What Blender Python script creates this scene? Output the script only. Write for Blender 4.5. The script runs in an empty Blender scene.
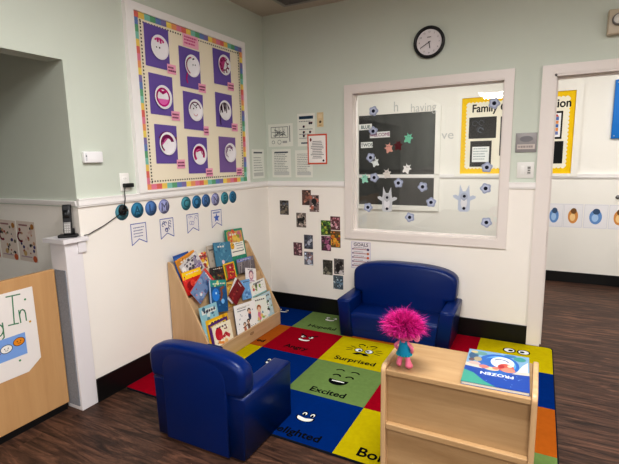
import bpy, bmesh, math, random
from mathutils import Matrix, Vector, Euler
random.seed(7)
PI = math.pi
scene = bpy.context.scene
COL = bpy.context.collection

# ------------------------------------------------------------------ colours
def lin(c):
    out = []
    for v in c[:3]:
        v = v / 255.0
        out.append(v / 12.92 if v <= 0.04045 else ((v + 0.055) / 1.055) ** 2.4)
    return (out[0], out[1], out[2], 1.0)

# ------------------------------------------------------------------ materials
def new_mat(name):
    m = bpy.data.materials.new(name); m.use_nodes = True
    nt = m.node_tree; b = nt.nodes['Principled BSDF']
    return m, nt, b

def col_mat(name, rough=0.6, spec=0.4, bump=0.0, bscale=200.0, metal=0.0, coat=0.0, vary=0.0, vscale=6.0, sheen=0.0):
    """material whose base colour is the mesh colour attribute, with optional procedural variation and bump"""
    m, nt, b = new_mat(name)
    a = nt.nodes.new('ShaderNodeAttribute'); a.attribute_name = 'Col'
    src = a.outputs['Color']
    tc = nt.nodes.new('ShaderNodeTexCoord')
    if vary > 0:
        n = nt.nodes.new('ShaderNodeTexNoise'); n.inputs['Scale'].default_value = vscale; n.inputs['Detail'].default_value = 5
        nt.links.new(tc.outputs['Object'], n.inputs['Vector'])
        r = nt.nodes.new('ShaderNodeMapRange')
        r.inputs['To Min'].default_value = 1 - vary; r.inputs['To Max'].default_value = 1 + vary
        nt.links.new(n.outputs['Fac'], r.inputs['Value'])
        h = nt.nodes.new('ShaderNodeVectorMath'); h.operation = 'SCALE'
        nt.links.new(src, h.inputs[0]); nt.links.new(r.outputs['Result'], h.inputs['Scale'])
        src = h.outputs['Vector']
    nt.links.new(src, b.inputs['Base Color'])
    b.inputs['Roughness'].default_value = rough; b.inputs['Specular IOR Level'].default_value = spec
    b.inputs['Metallic'].default_value = metal; b.inputs['Coat Weight'].default_value = coat
    b.inputs['Sheen Weight'].default_value = sheen
    if bump > 0:
        n2 = nt.nodes.new('ShaderNodeTexNoise'); n2.inputs['Scale'].default_value = bscale; n2.inputs['Detail'].default_value = 3
        nt.links.new(tc.outputs['Object'], n2.inputs['Vector'])
        bp = nt.nodes.new('ShaderNodeBump'); bp.inputs['Strength'].default_value = bump; bp.inputs['Distance'].default_value = 0.004
        nt.links.new(n2.outputs['Fac'], bp.inputs['Height']); nt.links.new(bp.outputs['Normal'], b.inputs['Normal'])
    return m

M_WALL = col_mat('wall_paint', 0.62, 0.3, 0.12, 140, vary=0.025, vscale=2.5)
M_TRIM = col_mat('trim_paint', 0.38, 0.4, 0.04, 60)
M_PAPER = col_mat('paper', 0.75, 0.25, 0.05, 90)
M_GLOSSY = col_mat('laminate', 0.32, 0.5)
M_PLASTIC = col_mat('plastic', 0.38, 0.45)
M_VINYL = col_mat('vinyl', 0.30, 0.32, 0.10, 350, vary=0.05, vscale=9)
M_RUG = col_mat('rug_pile', 1.0, 0.02, 0.5, 420, vary=0.13, vscale=34, sheen=0.0)
M_FELT = col_mat('felt', 0.95, 0.1, 0.6, 500, vary=0.25, vscale=90)
M_SKIN = col_mat('doll_vinyl', 0.45, 0.4)
M_HAIR = col_mat('doll_hair', 0.55, 0.4)
M_CLOTH = col_mat('cloth', 0.8, 0.2, 0.3, 300)
M_METAL = col_mat('metal', 0.35, 0.5, metal=0.8)

def wood_mat(name, c1, c2, axis='X', scale=3.0, rough=0.42):
    m, nt, b = new_mat(name)
    tc = nt.nodes.new('ShaderNodeTexCoord'); mp = nt.nodes.new('ShaderNodeMapping')
    s = {'X': (0.6, 7, 7), 'Y': (7, 0.6, 7), 'Z': (7, 7, 0.6)}[axis]
    mp.inputs['Scale'].default_value = s
    nt.links.new(tc.outputs['Object'], mp.inputs['Vector'])
    n = nt.nodes.new('ShaderNodeTexNoise'); n.inputs['Scale'].default_value = scale; n.inputs['Detail'].default_value = 7
    n.inputs['Roughness'].default_value = 0.62; n.inputs['Distortion'].default_value = 0.5
    nt.links.new(mp.outputs['Vector'], n.inputs['Vector'])
    r = nt.nodes.new('ShaderNodeValToRGB')
    r.color_ramp.elements[0].position = 0.33; r.color_ramp.elements[0].color = lin(c2)
    r.color_ramp.elements[1].position = 0.68; r.color_ramp.elements[1].color = lin(c1)
    nt.links.new(n.outputs['Fac'], r.inputs['Fac']); nt.links.new(r.outputs['Color'], b.inputs['Base Color'])
    b.inputs['Roughness'].default_value = rough; b.inputs['Specular IOR Level'].default_value = 0.4
    return m
MAPLE = wood_mat('maple_x', (182, 152, 114), (165, 133, 94), 'X')
MAPLE_Y = wood_mat('maple_y', (204, 174, 138), (190, 158, 120), 'Y')
MAPLE_Z = wood_mat('maple_z', (202, 172, 134), (188, 155, 116), 'Z')
PANEL_W = wood_mat('panel_maple', (200, 160, 114), (190, 149, 103), 'Z', 2.2)

def floor_mat():
    m, nt, b = new_mat('vinyl_plank')
    tc = nt.nodes.new('ShaderNodeTexCoord')
    br = nt.nodes.new('ShaderNodeTexBrick')
    br.inputs['Scale'].default_value = 1.0; br.inputs['Brick Width'].default_value = 1.22; br.inputs['Row Height'].default_value = 0.152
    br.inputs['Mortar Size'].default_value = 0.0012; br.inputs['Mortar Smooth'].default_value = 0.1; br.inputs['Bias'].default_value = 0.0
    br.offset = 0.37
    br.inputs['Color1'].default_value = (0.0, 0.0, 0.0, 1); br.inputs['Color2'].default_value = (1, 1, 1, 1); br.inputs['Mortar'].default_value = (0.3, 0.3, 0.3, 1)
    nt.links.new(tc.outputs['Object'], br.inputs['Vector'])
    # grain: stretched noise, shifted per plank
    mp = nt.nodes.new('ShaderNodeMapping'); mp.inputs['Scale'].default_value = (1.3, 11.0, 1.0)
    nt.links.new(tc.outputs['Object'], mp.inputs['Vector'])
    add = nt.nodes.new('ShaderNodeVectorMath'); add.operation = 'ADD'
    sc = nt.nodes.new('ShaderNodeVectorMath'); sc.operation = 'SCALE'; sc.inputs['Scale'].default_value = 9.0
    nt.links.new(br.outputs['Color'], sc.inputs[0])
    nt.links.new(mp.outputs['Vector'], add.inputs[0]); nt.links.new(sc.outputs['Vector'], add.inputs[1])
    n = nt.nodes.new('ShaderNodeTexNoise'); n.inputs['Scale'].default_value = 2.2; n.inputs['Detail'].default_value = 9
    n.inputs['Roughness'].default_value = 0.68; n.inputs['Distortion'].default_value = 1.1
    nt.links.new(add.outputs['Vector'], n.inputs['Vector'])
    r = nt.nodes.new('ShaderNodeValToRGB')
    e = r.color_ramp.elements
    e[0].position = 0.36; e[0].color = lin((44, 29, 22)); e[1].position = 0.66; e[1].color = lin((116, 82, 64))
    k = e.new(0.5); k.color = lin((74, 51, 40))
    nt.links.new(n.outputs['Fac'], r.inputs['Fac'])
    mr = nt.nodes.new('ShaderNodeMapRange'); mr.inputs['To Min'].default_value = 0.86; mr.inputs['To Max'].default_value = 1.08
    nt.links.new(br.outputs['Color'], mr.inputs['Value'])
    sc2 = nt.nodes.new('ShaderNodeVectorMath'); sc2.operation = 'SCALE'
    nt.links.new(r.outputs['Color'], sc2.inputs[0]); nt.links.new(mr.outputs['Result'], sc2.inputs['Scale'])
    nt.links.new(sc2.outputs['Vector'], b.inputs['Base Color'])
    b.inputs['Roughness'].default_value = 0.5; b.inputs['Specular IOR Level'].default_value = 0.35
    bp = nt.nodes.new('ShaderNodeBump'); bp.inputs['Strength'].default_value = 0.08; bp.inputs['Distance'].default_value = 0.003
    nt.links.new(n.outputs['Fac'], bp.inputs['Height']); nt.links.new(bp.outputs['Normal'], b.inputs['Normal'])
    return m
M_FLOOR = floor_mat()

def emit_mat(name, c, s):
    m, nt, b = new_mat(name)
    b.inputs['Base Color'].default_value = (0.9, 0.9, 0.9, 1)
    b.inputs['Emission Color'].default_value = c; b.inputs['Emission Strength'].default_value = s
    return m

def glass_mat():
    m, nt, b = new_mat('window_glass')
    nt.nodes.remove(b)
    out = nt.nodes['Material Output']
    t = nt.nodes.new('ShaderNodeBsdfTransparent'); t.inputs['Color'].default_value = (0.97, 0.985, 0.975, 1)
    g = nt.nodes.new('ShaderNodeBsdfGlossy'); g.inputs['Roughness'].default_value = 0.0
    f = nt.nodes.new('ShaderNodeFresnel'); f.inputs['IOR'].default_value = 1.5
    mu = nt.nodes.new('ShaderNodeMath'); mu.operation = 'MULTIPLY'; mu.inputs[1].default_value = 1.7
    mx = nt.nodes.new('ShaderNodeMixShader')
    nt.links.new(f.outputs[0], mu.inputs[0]); nt.links.new(mu.outputs[0], mx.inputs[0])
    nt.links.new(t.outputs[0], mx.inputs[1]); nt.links.new(g.outputs[0], mx.inputs[2]); nt.links.new(mx.outputs[0], out.inputs['Surface'])
    return m
M_GLASS = glass_mat()
def dark_glass():
    m, nt, b = new_mat('night_glass')
    tc = nt.nodes.new('ShaderNodeTexCoord'); n = nt.nodes.new('ShaderNodeTexNoise'); n.inputs['Scale'].default_value = 3.5
    mp = nt.nodes.new('ShaderNodeMapping'); mp.inputs['Scale'].default_value = (3, 0.5, 1)
    nt.links.new(tc.outputs['Object'], mp.inputs['Vector']); nt.links.new(mp.outputs['Vector'], n.inputs['Vector'])
    r = nt.nodes.new('ShaderNodeValToRGB'); r.color_ramp.elements[0].color = lin((44, 45, 46)); r.color_ramp.elements[1].color = lin((84, 84, 82))
    nt.links.new(n.outputs['Fac'], r.inputs['Fac']); nt.links.new(r.outputs['Color'], b.inputs['Base Color'])
    b.inputs['Roughness'].default_value = 0.25
    return m
M_NIGHT = dark_glass()

# ------------------------------------------------------------------ mesh builder
_text_cache = {}
def text_polys(s):
    if s in _text_cache: return _text_cache[s]
    cu = bpy.data.curves.new('t', 'FONT'); cu.body = s; cu.size = 1.0; cu.resolution_u = 3; cu.fill_mode = 'FRONT'
    ob = bpy.data.objects.new('t', cu); COL.objects.link(ob)
    dg = bpy.context.evaluated_depsgraph_get(); dg.update()
    me = bpy.data.meshes.new_from_object(ob.evaluated_get(dg))
    res = ([tuple(v.co) for v in me.vertices], [tuple(p.vertices) for p in me.polygons])
    bpy.data.objects.remove(ob); bpy.data.curves.remove(cu); bpy.data.meshes.remove(me)
    _text_cache[s] = res
    return res

class MB:
    def __init__(s):
        s.v = []; s.f = []; s.c = []; s.mi = []; s.sm = []; s.M = Matrix(); s.depth = 0
    def P(s, p): return tuple(s.M @ Vector(p))
    def add(s, pts, faces, col, mi=0, sm=False):
        o = len(s.v); s.v += [s.P(p) for p in pts]
        for f in faces:
            s.f.append(tuple(i + o for i in f)); s.c.append(col); s.mi.append(mi); s.sm.append(sm)
    def poly(s, pts, col, mi=0): s.add(pts, [tuple(range(len(pts)))], col, mi)
    def box(s, a, b, col, mi=0):
        x0, y0, z0 = a; x1, y1, z1 = b
        p = [(x0,y0,z0),(x1,y0,z0),(x1,y1,z0),(x0,y1,z0),(x0,y0,z1),(x1,y0,z1),(x1,y1,z1),(x0,y1,z1)]
        s.add(p, [(3,2,1,0),(4,5,6,7),(0,1,5,4),(1,2,6,5),(2,3,7,6),(3,0,4,7)], col, mi)
    def bm(s, bm, col, mi=0, sm=True):
        bm.verts.ensure_lookup_table(); bm.verts.index_update()
        s.add([tuple(v.co) for v in bm.verts], [tuple(v.index for v in f.verts) for f in bm.faces], col, mi, sm); bm.free()
    def rbox(s, a, b, r, col, seg=3, mi=0, sm=True, warp=None):
        bm = bmesh.new(); bmesh.ops.create_cube(bm, size=1.0)
        for v in bm.verts:
            v.co = Vector([(a[i] + b[i]) / 2 + v.co[i] * (b[i] - a[i]) for i in range(3)])
        bmesh.ops.bevel(bm, geom=bm.edges[:], offset=r, segments=seg, profile=0.5, affect='EDGES')
        if warp:
            bmesh.ops.subdivide_edges(bm, edges=[e for e in bm.edges if e.calc_length() > 0.08], cuts=6, use_grid_fill=True)
            for v in bm.verts: v.co = Vector(warp(*v.co))
        s.bm(bm, col, mi, sm)
    def prism(s, poly, d0, d1, axis, col, bev=0.0, seg=3, mi=0, sm=False, warp=None):
        """extrude 2-D polygon along axis ('x': poly is (y,z); 'y': poly is (x,z); 'z': (x,y))"""
        mk = {'x': lambda p, d: (d, p[0], p[1]), 'y': lambda p, d: (p[0], d, p[1]), 'z': lambda p, d: (p[0], p[1], d)}[axis]
        bm = bmesh.new(); n = len(poly)
        A = [bm.verts.new(mk(p, d0)) for p in poly]; B = [bm.verts.new(mk(p, d1)) for p in poly]
        bm.faces.new(A); bm.faces.new(B[::-1])
        for i in range(n): bm.faces.new((A[i], B[i], B[(i+1) % n], A[(i+1) % n]))
        bmesh.ops.recalc_face_normals(bm, faces=bm.faces[:])
        if bev > 0:
            es = [e for e in bm.edges if any(len(f.verts) == n and n != 4 for f in e.link_faces)] if n > 4 else bm.edges[:]
            bmesh.ops.bevel(bm, geom=es, offset=bev, segments=seg, profile=0.5, affect='EDGES', clamp_overlap=True)
        if warp:
            for v in bm.verts: v.co = Vector(warp(*v.co))
        s.bm(bm, col, mi, sm)
    def tube(s, path, r, col, n=8, mi=0, caps=True):
        path = [Vector(p) for p in path]; rings = []
        rr = r if isinstance(r, (list, tuple)) else [r] * len(path)
        up = Vector((0.13, 0.21, 1)).normalized()
        pts = []; fs = []
        for i, p in enumerate(path):
            t = (path[min(i+1, len(path)-1)] - path[max(i-1, 0)]).normalized()
            a = t.cross(up)
            if a.length < 1e-3: a = t.cross(Vector((1, 0, 0)))
            a.normalize(); b = t.cross(a)
            for k in range(n):
                q = p + (a * math.cos(2*PI*k/n) + b * math.sin(2*PI*k/n)) * rr[i]
                pts.append(tuple(q))
        for i in range(len(path) - 1):
            for k in range(n):
                fs.append((i*n+k, i*n+(k+1) % n, (i+1)*n+(k+1) % n, (i+1)*n+k))
        if caps: fs.append(tuple(range(n))[::-1]); fs.append(tuple((len(path)-1)*n + k for k in range(n)))
        s.add(pts, fs, col, mi, True)
    def lathe(s, prof, col, n=32, mi=0, center=(0, 0, 0)):
        """profile of (radius, z) turned about local z"""
        pts = []; fs = []
        for (r, z) in prof:
            for k in range(n): pts.append((center[0]+r*math.cos(2*PI*k/n), center[1]+r*math.sin(2*PI*k/n), center[2]+z))
        for i in range(len(prof)-1):
            for k in range(n): fs.append((i*n+k, i*n+(k+1) % n, (i+1)*n+(k+1) % n, (i+1)*n+k))
        s.add(pts, fs, col, mi, True)
    def sphere(s, c, r, col, mi=0, n=16, m=10):
        rx, ry, rz = r if isinstance(r, (tuple, list)) else (r, r, r)
        pts = []; fs = []
        for i in range(m+1):
            th = PI*i/m
            for k in range(n): pts.append((c[0]+rx*math.sin(th)*math.cos(2*PI*k/n), c[1]+ry*math.sin(th)*math.sin(2*PI*k/n), c[2]+rz*math.cos(th)))
        for i in range(m):
            for k in range(n): fs.append((i*n+k, (i+1)*n+k, (i+1)*n+(k+1) % n, i*n+(k+1) % n))
        s.add(pts, fs, col, mi, True)
    # ---- flat marks in the local xy plane, each a hair above the one before
    def z(s):
        s.depth += 1; return 0.0002 + s.depth * 0.000016
    def rect(s, x0, y0, x1, y1, col, mi=0):
        z = s.z(); s.add([(x0,y0,z),(x1,y0,z),(x1,y1,z),(x0,y1,z)], [(0,1,2,3)], col, mi)
    def flat(s, pts, col, mi=0):
        z = s.z(); s.add([(p[0], p[1], z) for p in pts], [tuple(range(len(pts)))], col, mi)
    def disc(s, x, y, rx, col, ry=None, n=20, rot=0, mi=0):
        ry = ry or rx
        pts = []
        for k in range(n):
            a = 2*PI*k/n; px, py = rx*math.cos(a), ry*math.sin(a)
            pts.append((x+px*math.cos(rot)-py*math.sin(rot), y+px*math.sin(rot)+py*math.cos(rot)))
        s.flat(pts, col, mi)
    def line(s, pts, w, col, mi=0):
        z = s.z()
        for (a, b) in zip(pts[:-1], pts[1:]):
            dx, dy = b[0]-a[0], b[1]-a[1]; L = math.hypot(dx, dy) or 1
            nx, ny = -dy/L*w/2, dx/L*w/2; ex, ey = dx/L*w*0.3, dy/L*w*0.3
            s.add([(a[0]+nx-ex,a[1]+ny-ey,z),(a[0]-nx-ex,a[1]-ny-ey,z),(b[0]-nx+ex,b[1]-ny+ey,z),(b[0]+nx+ex,b[1]+ny+ey,z)], [(0,1,2,3)], col, mi)
    def arc(s, x, y, r, a0, a1, w, col, n=10, ry=None):
        ry = ry or r
        s.line([(x+r*math.cos(math.radians(a0+(a1-a0)*i/n)), y+ry*math.sin(math.radians(a0+(a1-a0)*i/n))) for i in range(n+1)], w, col)
    def text(s, t, x, y, h, col, align='l', sx=1.0, bold=0.0, rot=0.0, mi=0):
        vs, fs = text_polys(t)
        if not vs: return
        k = h / 0.7
        w = max(v[0] for v in vs) * k * sx
        ox = {'l': 0, 'c': -w/2, 'r': -w}[align]
        for (bx, by) in ([(0, 0)] if not bold else [(0, 0), (bold, 0), (-bold, 0), (0, bold), (0, -bold)]):
            z = s.z(); pts = []
            for v in vs:
                px, py = ox + v[0]*k*sx + bx, v[1]*k + by
                pts.append((x+px*math.cos(rot)-py*math.sin(rot), y+px*math.sin(rot)+py*math.cos(rot), z))
            s.add(pts, fs, col, mi)
    def lines_of_text(s, x0, x1, ys, h, col):
        for y in ys:
            x = x0
            end = x1 - random.random() * (x1-x0) * 0.3
            while x < end:
                w = (x1-x0) * random.uniform(0.05, 0.14); s.rect(x, y-h/2, min(x+w, end), y+h/2, col); x += w + (x1-x0)*0.025
    def build(s, name, mats, parent=None, loc=None, rot=None, matrix=None):
        me = bpy.data.meshes.new(name)
        me.from_pydata(s.v, [], s.f)
        for m in (mats if isinstance(mats, (list, tuple)) else [mats]): me.materials.append(m)
        at = me.color_attributes.new('Col', 'FLOAT_COLOR', 'CORNER')
        buf = []
        for p in me.polygons:
            c = lin(s.c[p.index]); p.material_index = s.mi[p.index]; p.use_smooth = s.sm[p.index]
            buf += list(c) * p.loop_total
        at.data.foreach_set('color', buf)
        me.update()
        o = bpy.data.objects.new(name, me); COL.objects.link(o)
        if parent: o.parent = parent
        if loc: o.location = loc
        if rot: o.rotation_euler = rot
        if matrix: o.matrix_basis = matrix
        return o

def tag(o, label, cat, group=None, kind=None):
    o['label'] = label; o['category'] = cat
    if group: o['group'] = group
    if kind: o['kind'] = kind
    return o
def struct(o, label=None):
    o['kind'] = 'structure'
    if label: o['label'] = label
    return o
def thing(name, label, cat, loc=(0, 0, 0), rot=(0, 0, 0), group=None):
    o = bpy.data.objects.new(name, None); o.empty_display_size = 0.1; COL.objects.link(o)
    o.location = loc; o.rotation_euler = rot
    return tag(o, label, cat, group)

BACK = (PI/2, 0, 0)          # flat xy piece -> faces -y (the back wall, seen from the room)
LEFT = (PI/2, 0, PI/2)       # -> faces +x (the left wall)

# ------------------------------------------------------------------ colours used
GREEN = (207, 213, 202); CREAM = (240, 235, 228); WHITE = (240, 237, 235); FARW = (238, 235, 228)
BLACK = (16, 16, 18); CEIL = (196, 186, 172)
RAILZ, BBZ, CZ = 1.2435, 0.156, 2.83
FY = 2.147

# ================================================================== SETTING
def plain(name, a, b, col, mat): 
    m = MB(); m.box(a, b, col); return struct(m.build(name, mat))
m = MB(); m.poly([(-2.6, -9.2, 0), (5.6, -9.2, 0), (5.6, 2.4, 0), (-2.6, 2.4, 0)], (110, 81, 68)); m.box((-2.6, -9.2, -0.1), (5.6, 2.4, -0.001), (60, 50, 45))
struct(m.build('floor', M_FLOOR))
plain('ceiling', (-2.6, -9.2, CZ), (5.6, 2.4, CZ + 0.1), CEIL, M_WALL)

# left wall: solid from y=-2.07 to 0, header over the opening, upper green and lower cream
OY, OZ = -2.078, 2.076
m = MB()
m.box((-0.12, OY, RAILZ), (0, 0, CZ), GREEN); m.box((-0.12, OY, 0), (0, 0, RAILZ), CREAM)
m.box((-0.12, -4.6, OZ), (0, OY, CZ), GREEN)
m.box((-0.12, -9.1, RAILZ), (0, -4.6, CZ), GREEN); m.box((-0.12, -9.1, 0), (0, -4.6, RAILZ), CREAM)
struct(m.build('wall_left', M_WALL))
# nook beyond the opening
m = MB()
m.box((-2.5, OY, RAILZ), (-0.12, OY + 0.1, CZ), GREEN); m.box((-2.5, OY, 0), (-0.12, OY + 0.1, RAILZ), CREAM)
struct(m.build('wall_nook_back', M_WALL))
plain('wall_nook_side', (-2.6, -4.7, 0), (-2.5, OY + 0.1, CZ), GREEN, M_WALL)
plain('wall_nook_front', (-2.5, -4.7, 0), (-0.12, -4.6, CZ), GREEN, M_WALL)

# back wall with window and doorway
WX0, WX1, WZ0, WZ1 = 0.905, 2.141, 0.8345, 2.0646
DX0, DX1, DZ = 2.469, 3.40, 2.063
m = MB()
def bw(x0, x1, z0, z1):
    for (a, b, c) in ((z0, min(z1, RAILZ), CREAM), (max(z0, RAILZ), z1, GREEN)):
        if b > a: m.box((x0, 0, a), (x1, 0.06, b), c)
    m.box((x0, 0.0601, z0), (x1, 0.12, z1), FARW)
bw(-0.12, WX0, 0, CZ); bw(WX0, WX1, 0, WZ0); bw(WX0, WX1, WZ1, CZ); bw(WX1, DX0, 0, CZ); bw(DX0, DX1, DZ, CZ); bw(DX1, 5.5, 0, CZ)
struct(m.build('wall_back', M_WALL))
plain('wall_right', (5.5, -9.1, 0), (5.6, 2.3, CZ), CREAM, M_WALL)
plain('wall_front', (-0.12, -9.2, 0), (5.5, -9.1, CZ), CREAM, M_WALL)
m = MB(); m.box((-0.6, FY, 0), (5.5, FY + 0.1, CZ), FARW); struct(m.build('wall_far', M_WALL))
plain('wall_far_left', (-0.7, 0.12, 0), (-0.6, FY + 0.1, CZ), FARW, M_WALL)

# baseboards (black rubber base)
BASE = (13, 13, 14)
def base(name, segs):
    m = MB()
    for a, b in segs: m.rbox(a, b, 0.003, BASE, 2, sm=False)
    struct(m.build(name, M_PLASTIC))
base('baseboard_left', [((0, OY, 0), (0.011, -0.011, BBZ))])
base('baseboard_back', [((0, -0.011, 0), (2.39, 0, BBZ)), ((3.48, -0.011, 0), (5.5, 0, BBZ))])
base('baseboard_far', [((-0.6, FY - 0.011, 0), (5.5, FY, 0.125))])
base('baseboard_nook', [((-2.5, OY - 0.011, 0), (-0.17, OY, BBZ))])

# chair rails
def rail(name, segs, h=0.048, d=0.022):
    m = MB()
    for (p, q, nrm) in segs:
        # profile rail: lower fillet, body, top lip
        for (z0, z1, dd) in ((0, 0.010, d*0.6), (0.010, h-0.008, d*0.85), (h-0.008, h, d)):
            a = (min(p[0], q[0], p[0]+nrm[0]*dd, q[0]+nrm[0]*dd), min(p[1], q[1], p[1]+nrm[1]*dd), p[2]+z0)
            b = (max(p[0], q[0], p[0]+nrm[0]*dd), max(p[1], q[1], p[1]+nrm[1]*dd), p[2]+z1)
            m.box(a, b, WHITE)
    struct(m.build(name, M_TRIM))
rail('trim_1', [((0, OY - 0.004, RAILZ), (0, -0.022, RAILZ), (1, 0))], 0.05)
rail('trim_2', [((0, 0, RAILZ), (0.835, 0, RAILZ), (0, -1)), ((2.203, 0, RAILZ), (2.39, 0, RAILZ), (0, -1)), ((3.48, 0, RAILZ), (5.5, 0, RAILZ), (0, -1))])
rail('trim_3', [((-0.6, FY, 1.222), (5.5, FY, 1.222), (0, -1))], 0.048)
rail('trim_4', [((-2.5, OY, RAILZ + 0.008), (-0.005, OY, RAILZ + 0.008), (0, -1))], 0.03, 0.014)

# window 1: casing, jamb liner, stop, pane
def casing(m, x0, z0, x1, z1, w, y0, y1, col, sides='tblr'):
    if 'l' in sides: m.prism([(x0-w, z0-w), (x0, z0), (x0, z1), (x0-w, z1+w)], y0, y1, 'y', col)
    if 'r' in sides: m.prism([(x1, z0), (x1+w, z0-w), (x1+w, z1+w), (x1, z1)], y0, y1, 'y', col)
    if 't' in sides: m.prism([(x0-w, z1+w), (x0, z1), (x1, z1), (x1+w, z1+w)], y0, y1, 'y', col)
    if 'b' in sides: m.prism([(x0-w, z0-w), (x1+w, z0-w), (x1, z0), (x0, z0)], y0, y1, 'y', col)
TRIMC = (228, 220, 215)
m = MB()
casing(m, WX0, WZ0, WX1, WZ1, 0.066, -0.02, 0.0, TRIMC)
casing(m, WX0+0.010, WZ0+0.010, WX1-0.004, WZ1-0.010, 0.010, -0.014, 0.12, TRIMC)
w1 = struct(m.build('window_1', M_TRIM), 'interior window with white painted casing in the back wall')
m = MB(); casing(m, WX0+0.019, WZ0+0.019, WX1-0.013, WZ1-0.019, 0.010, 0.045, 0.058, TRIMC); m.build('window_stop', M_TRIM, w1)
m = MB(); m.poly([(WX0+0.011, 0.06, WZ0+0.011), (WX1-0.005, 0.06, WZ0+0.011), (WX1-0.005, 0.06, WZ1-0.011), (WX0+0.011, 0.06, WZ1-0.011)], (255, 255, 255))
m.build('pane', M_GLASS, w1)

# doorway casing and jamb
m = MB()
for (x0, x1) in ((DX0-0.08, DX0), (DX1, DX1+0.08)): m.box((x0, -0.02, 0), (x1, 0.0, DZ+0.064), TRIMC)
m.box((DX0, -0.02, DZ), (DX1, 0.0, DZ+0.064), TRIMC)
for (x0, x1) in ((DX0, DX0+0.015), (DX1-0.015, DX1)): m.box((x0, -0.015, 0), (x1, 0.13, DZ), TRIMC)
m.box((DX0, -0.015, DZ-0.015), (DX1, 0.13, DZ), TRIMC)
for (x0, x1) in ((DX0+0.015, DX0+0.027), (DX1-0.027, DX1-0.015)): m.box((x0, 0.05, 0), (x1, 0.09, DZ-0.015), TRIMC)
m.box((DX0+0.027, 0.05, DZ-0.027), (DX1-0.027, 0.09, DZ-0.015), TRIMC)
d1 = struct(m.build('door_1', M_TRIM), 'open doorway with white painted casing')
m = MB(); m.box((DX0+0.015, 0.010, 0.80), (DX0+0.0165, 0.035, 0.92), (120, 112, 105)); m.build('strike_plate', M_METAL, d1)

# far window, dark glass
m = MB(); fx0, fx1, fz0, fz1 = 0.15, 1.19, 0.855, 2.066
casing(m, fx0, fz0, fx1, fz1, 0.066, FY-0.022, FY, FARW)
w2 = struct(m.build('window_2', M_TRIM), 'dark outside window in the far room')
m = MB(); m.poly([(fx0-.01, FY-0.004, fz0-.01), (fx1+.01, FY-0.004, fz0-.01), (fx1+.01, FY-0.004, fz1+.01), (fx0-.01, FY-0.004, fz1+.01)], (50, 50, 50)); m.build('pane', M_NIGHT, w2)
m = MB(); m.box((fx0, FY-0.012, 1.305), (fx1, FY-0.004, 1.335), (40, 41, 42)); m.build('meeting_rail', M_PLASTIC, w2)

# ================================================================== LIGHT FITTINGS
LC = (1.0, 0.995, 0.99, 1)
LIGHT_MAIN = emit_mat('diffuser_main', LC, 35.0)
LIGHT_SIDE = emit_mat('diffuser_side', LC, 18.0)
LIGHT_BACK = emit_mat('diffuser_back', LC, 46.0)
LIGHT_FAR = emit_mat('diffuser_far', LC, 15.0)
LIGHT_HALL = emit_mat('diffuser_hall', LC, 15.5)
def troffer(x, y, lx, ly, label, mat):
    t = thing('ceiling_light', label, 'light', (x, y, CZ), (0, 0, 0), 'ceiling light panels')
    m = MB(); w = 0.03
    m.box((-lx/2-w, -ly/2-w, -0.012), (lx/2+w, -ly/2, 0), WHITE); m.box((-lx/2-w, ly/2, -0.012), (lx/2+w, ly/2+w, 0), WHITE)
    m.box((-lx/2-w, -ly/2, -0.012), (-lx/2, ly/2, 0), WHITE); m.box((lx/2, -ly/2, -0.012), (lx/2+w, ly/2, 0), WHITE)
    m.build('frame', M_TRIM, t)
    m = MB(); m.poly([(-lx/2, -ly/2, -0.006), (-lx/2, ly/2, -0.006), (lx/2, ly/2, -0.006), (lx/2, -ly/2, -0.006)], (255, 255, 255)); m.build('diffuser', mat, t)
troffer(2.1, -2.55, 1.2, 0.6, 'ceiling light panel above the rug', LIGHT_MAIN)
troffer(4.4, -2.6, 1.2, 0.6, 'ceiling light panel on the doorway side of the room', LIGHT_SIDE)
troffer(3.5, -5.0, 1.2, 0.6, 'ceiling light panel behind the low wooden shelf', LIGHT_BACK)
troffer(1.42, -7.2, 0.6, 1.2, 'ceiling light panel mirrored in the window glass', LIGHT_BACK)
troffer(1.2, 0.62, 1.2, 0.6, 'ceiling light panel in the far room by the dark window', LIGHT_FAR)
troffer(3.7, 0.72, 1.2, 0.6, 'ceiling light panel in the far room beyond the doorway', LIGHT_HALL)

# ceiling vent
t = thing('ceiling_vent', 'dark grey square air vent grille in the ceiling corner', 'vent', (0.64, -0.46, CZ))
m = MB(); s = 0.305
for (a, b) in (((-s, -s), (s, -s+0.03)), ((-s, s-0.03), (s, s)), ((-s, -s+0.03), (-s+0.03, s-0.03)), ((s-0.03, -s+0.03), (s, s-0.03))):
    m.box((a[0], a[1], -0.012), (b[0], b[1], 0), (150, 146, 142))
m.build('frame', M_TRIM, t)
m = MB(); m.box((-s+0.03, -s+0.03, -0.004), (s-0.03, s-0.03, 0), (60, 58, 56))
for i in range(22):
    y = -s + 0.04 + i * 0.0253; m.box((-s+0.03, y, -0.010), (s-0.03, y+0.010, -0.004), (120, 116, 112))
m.build('grille', M_PLASTIC, t)

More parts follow.
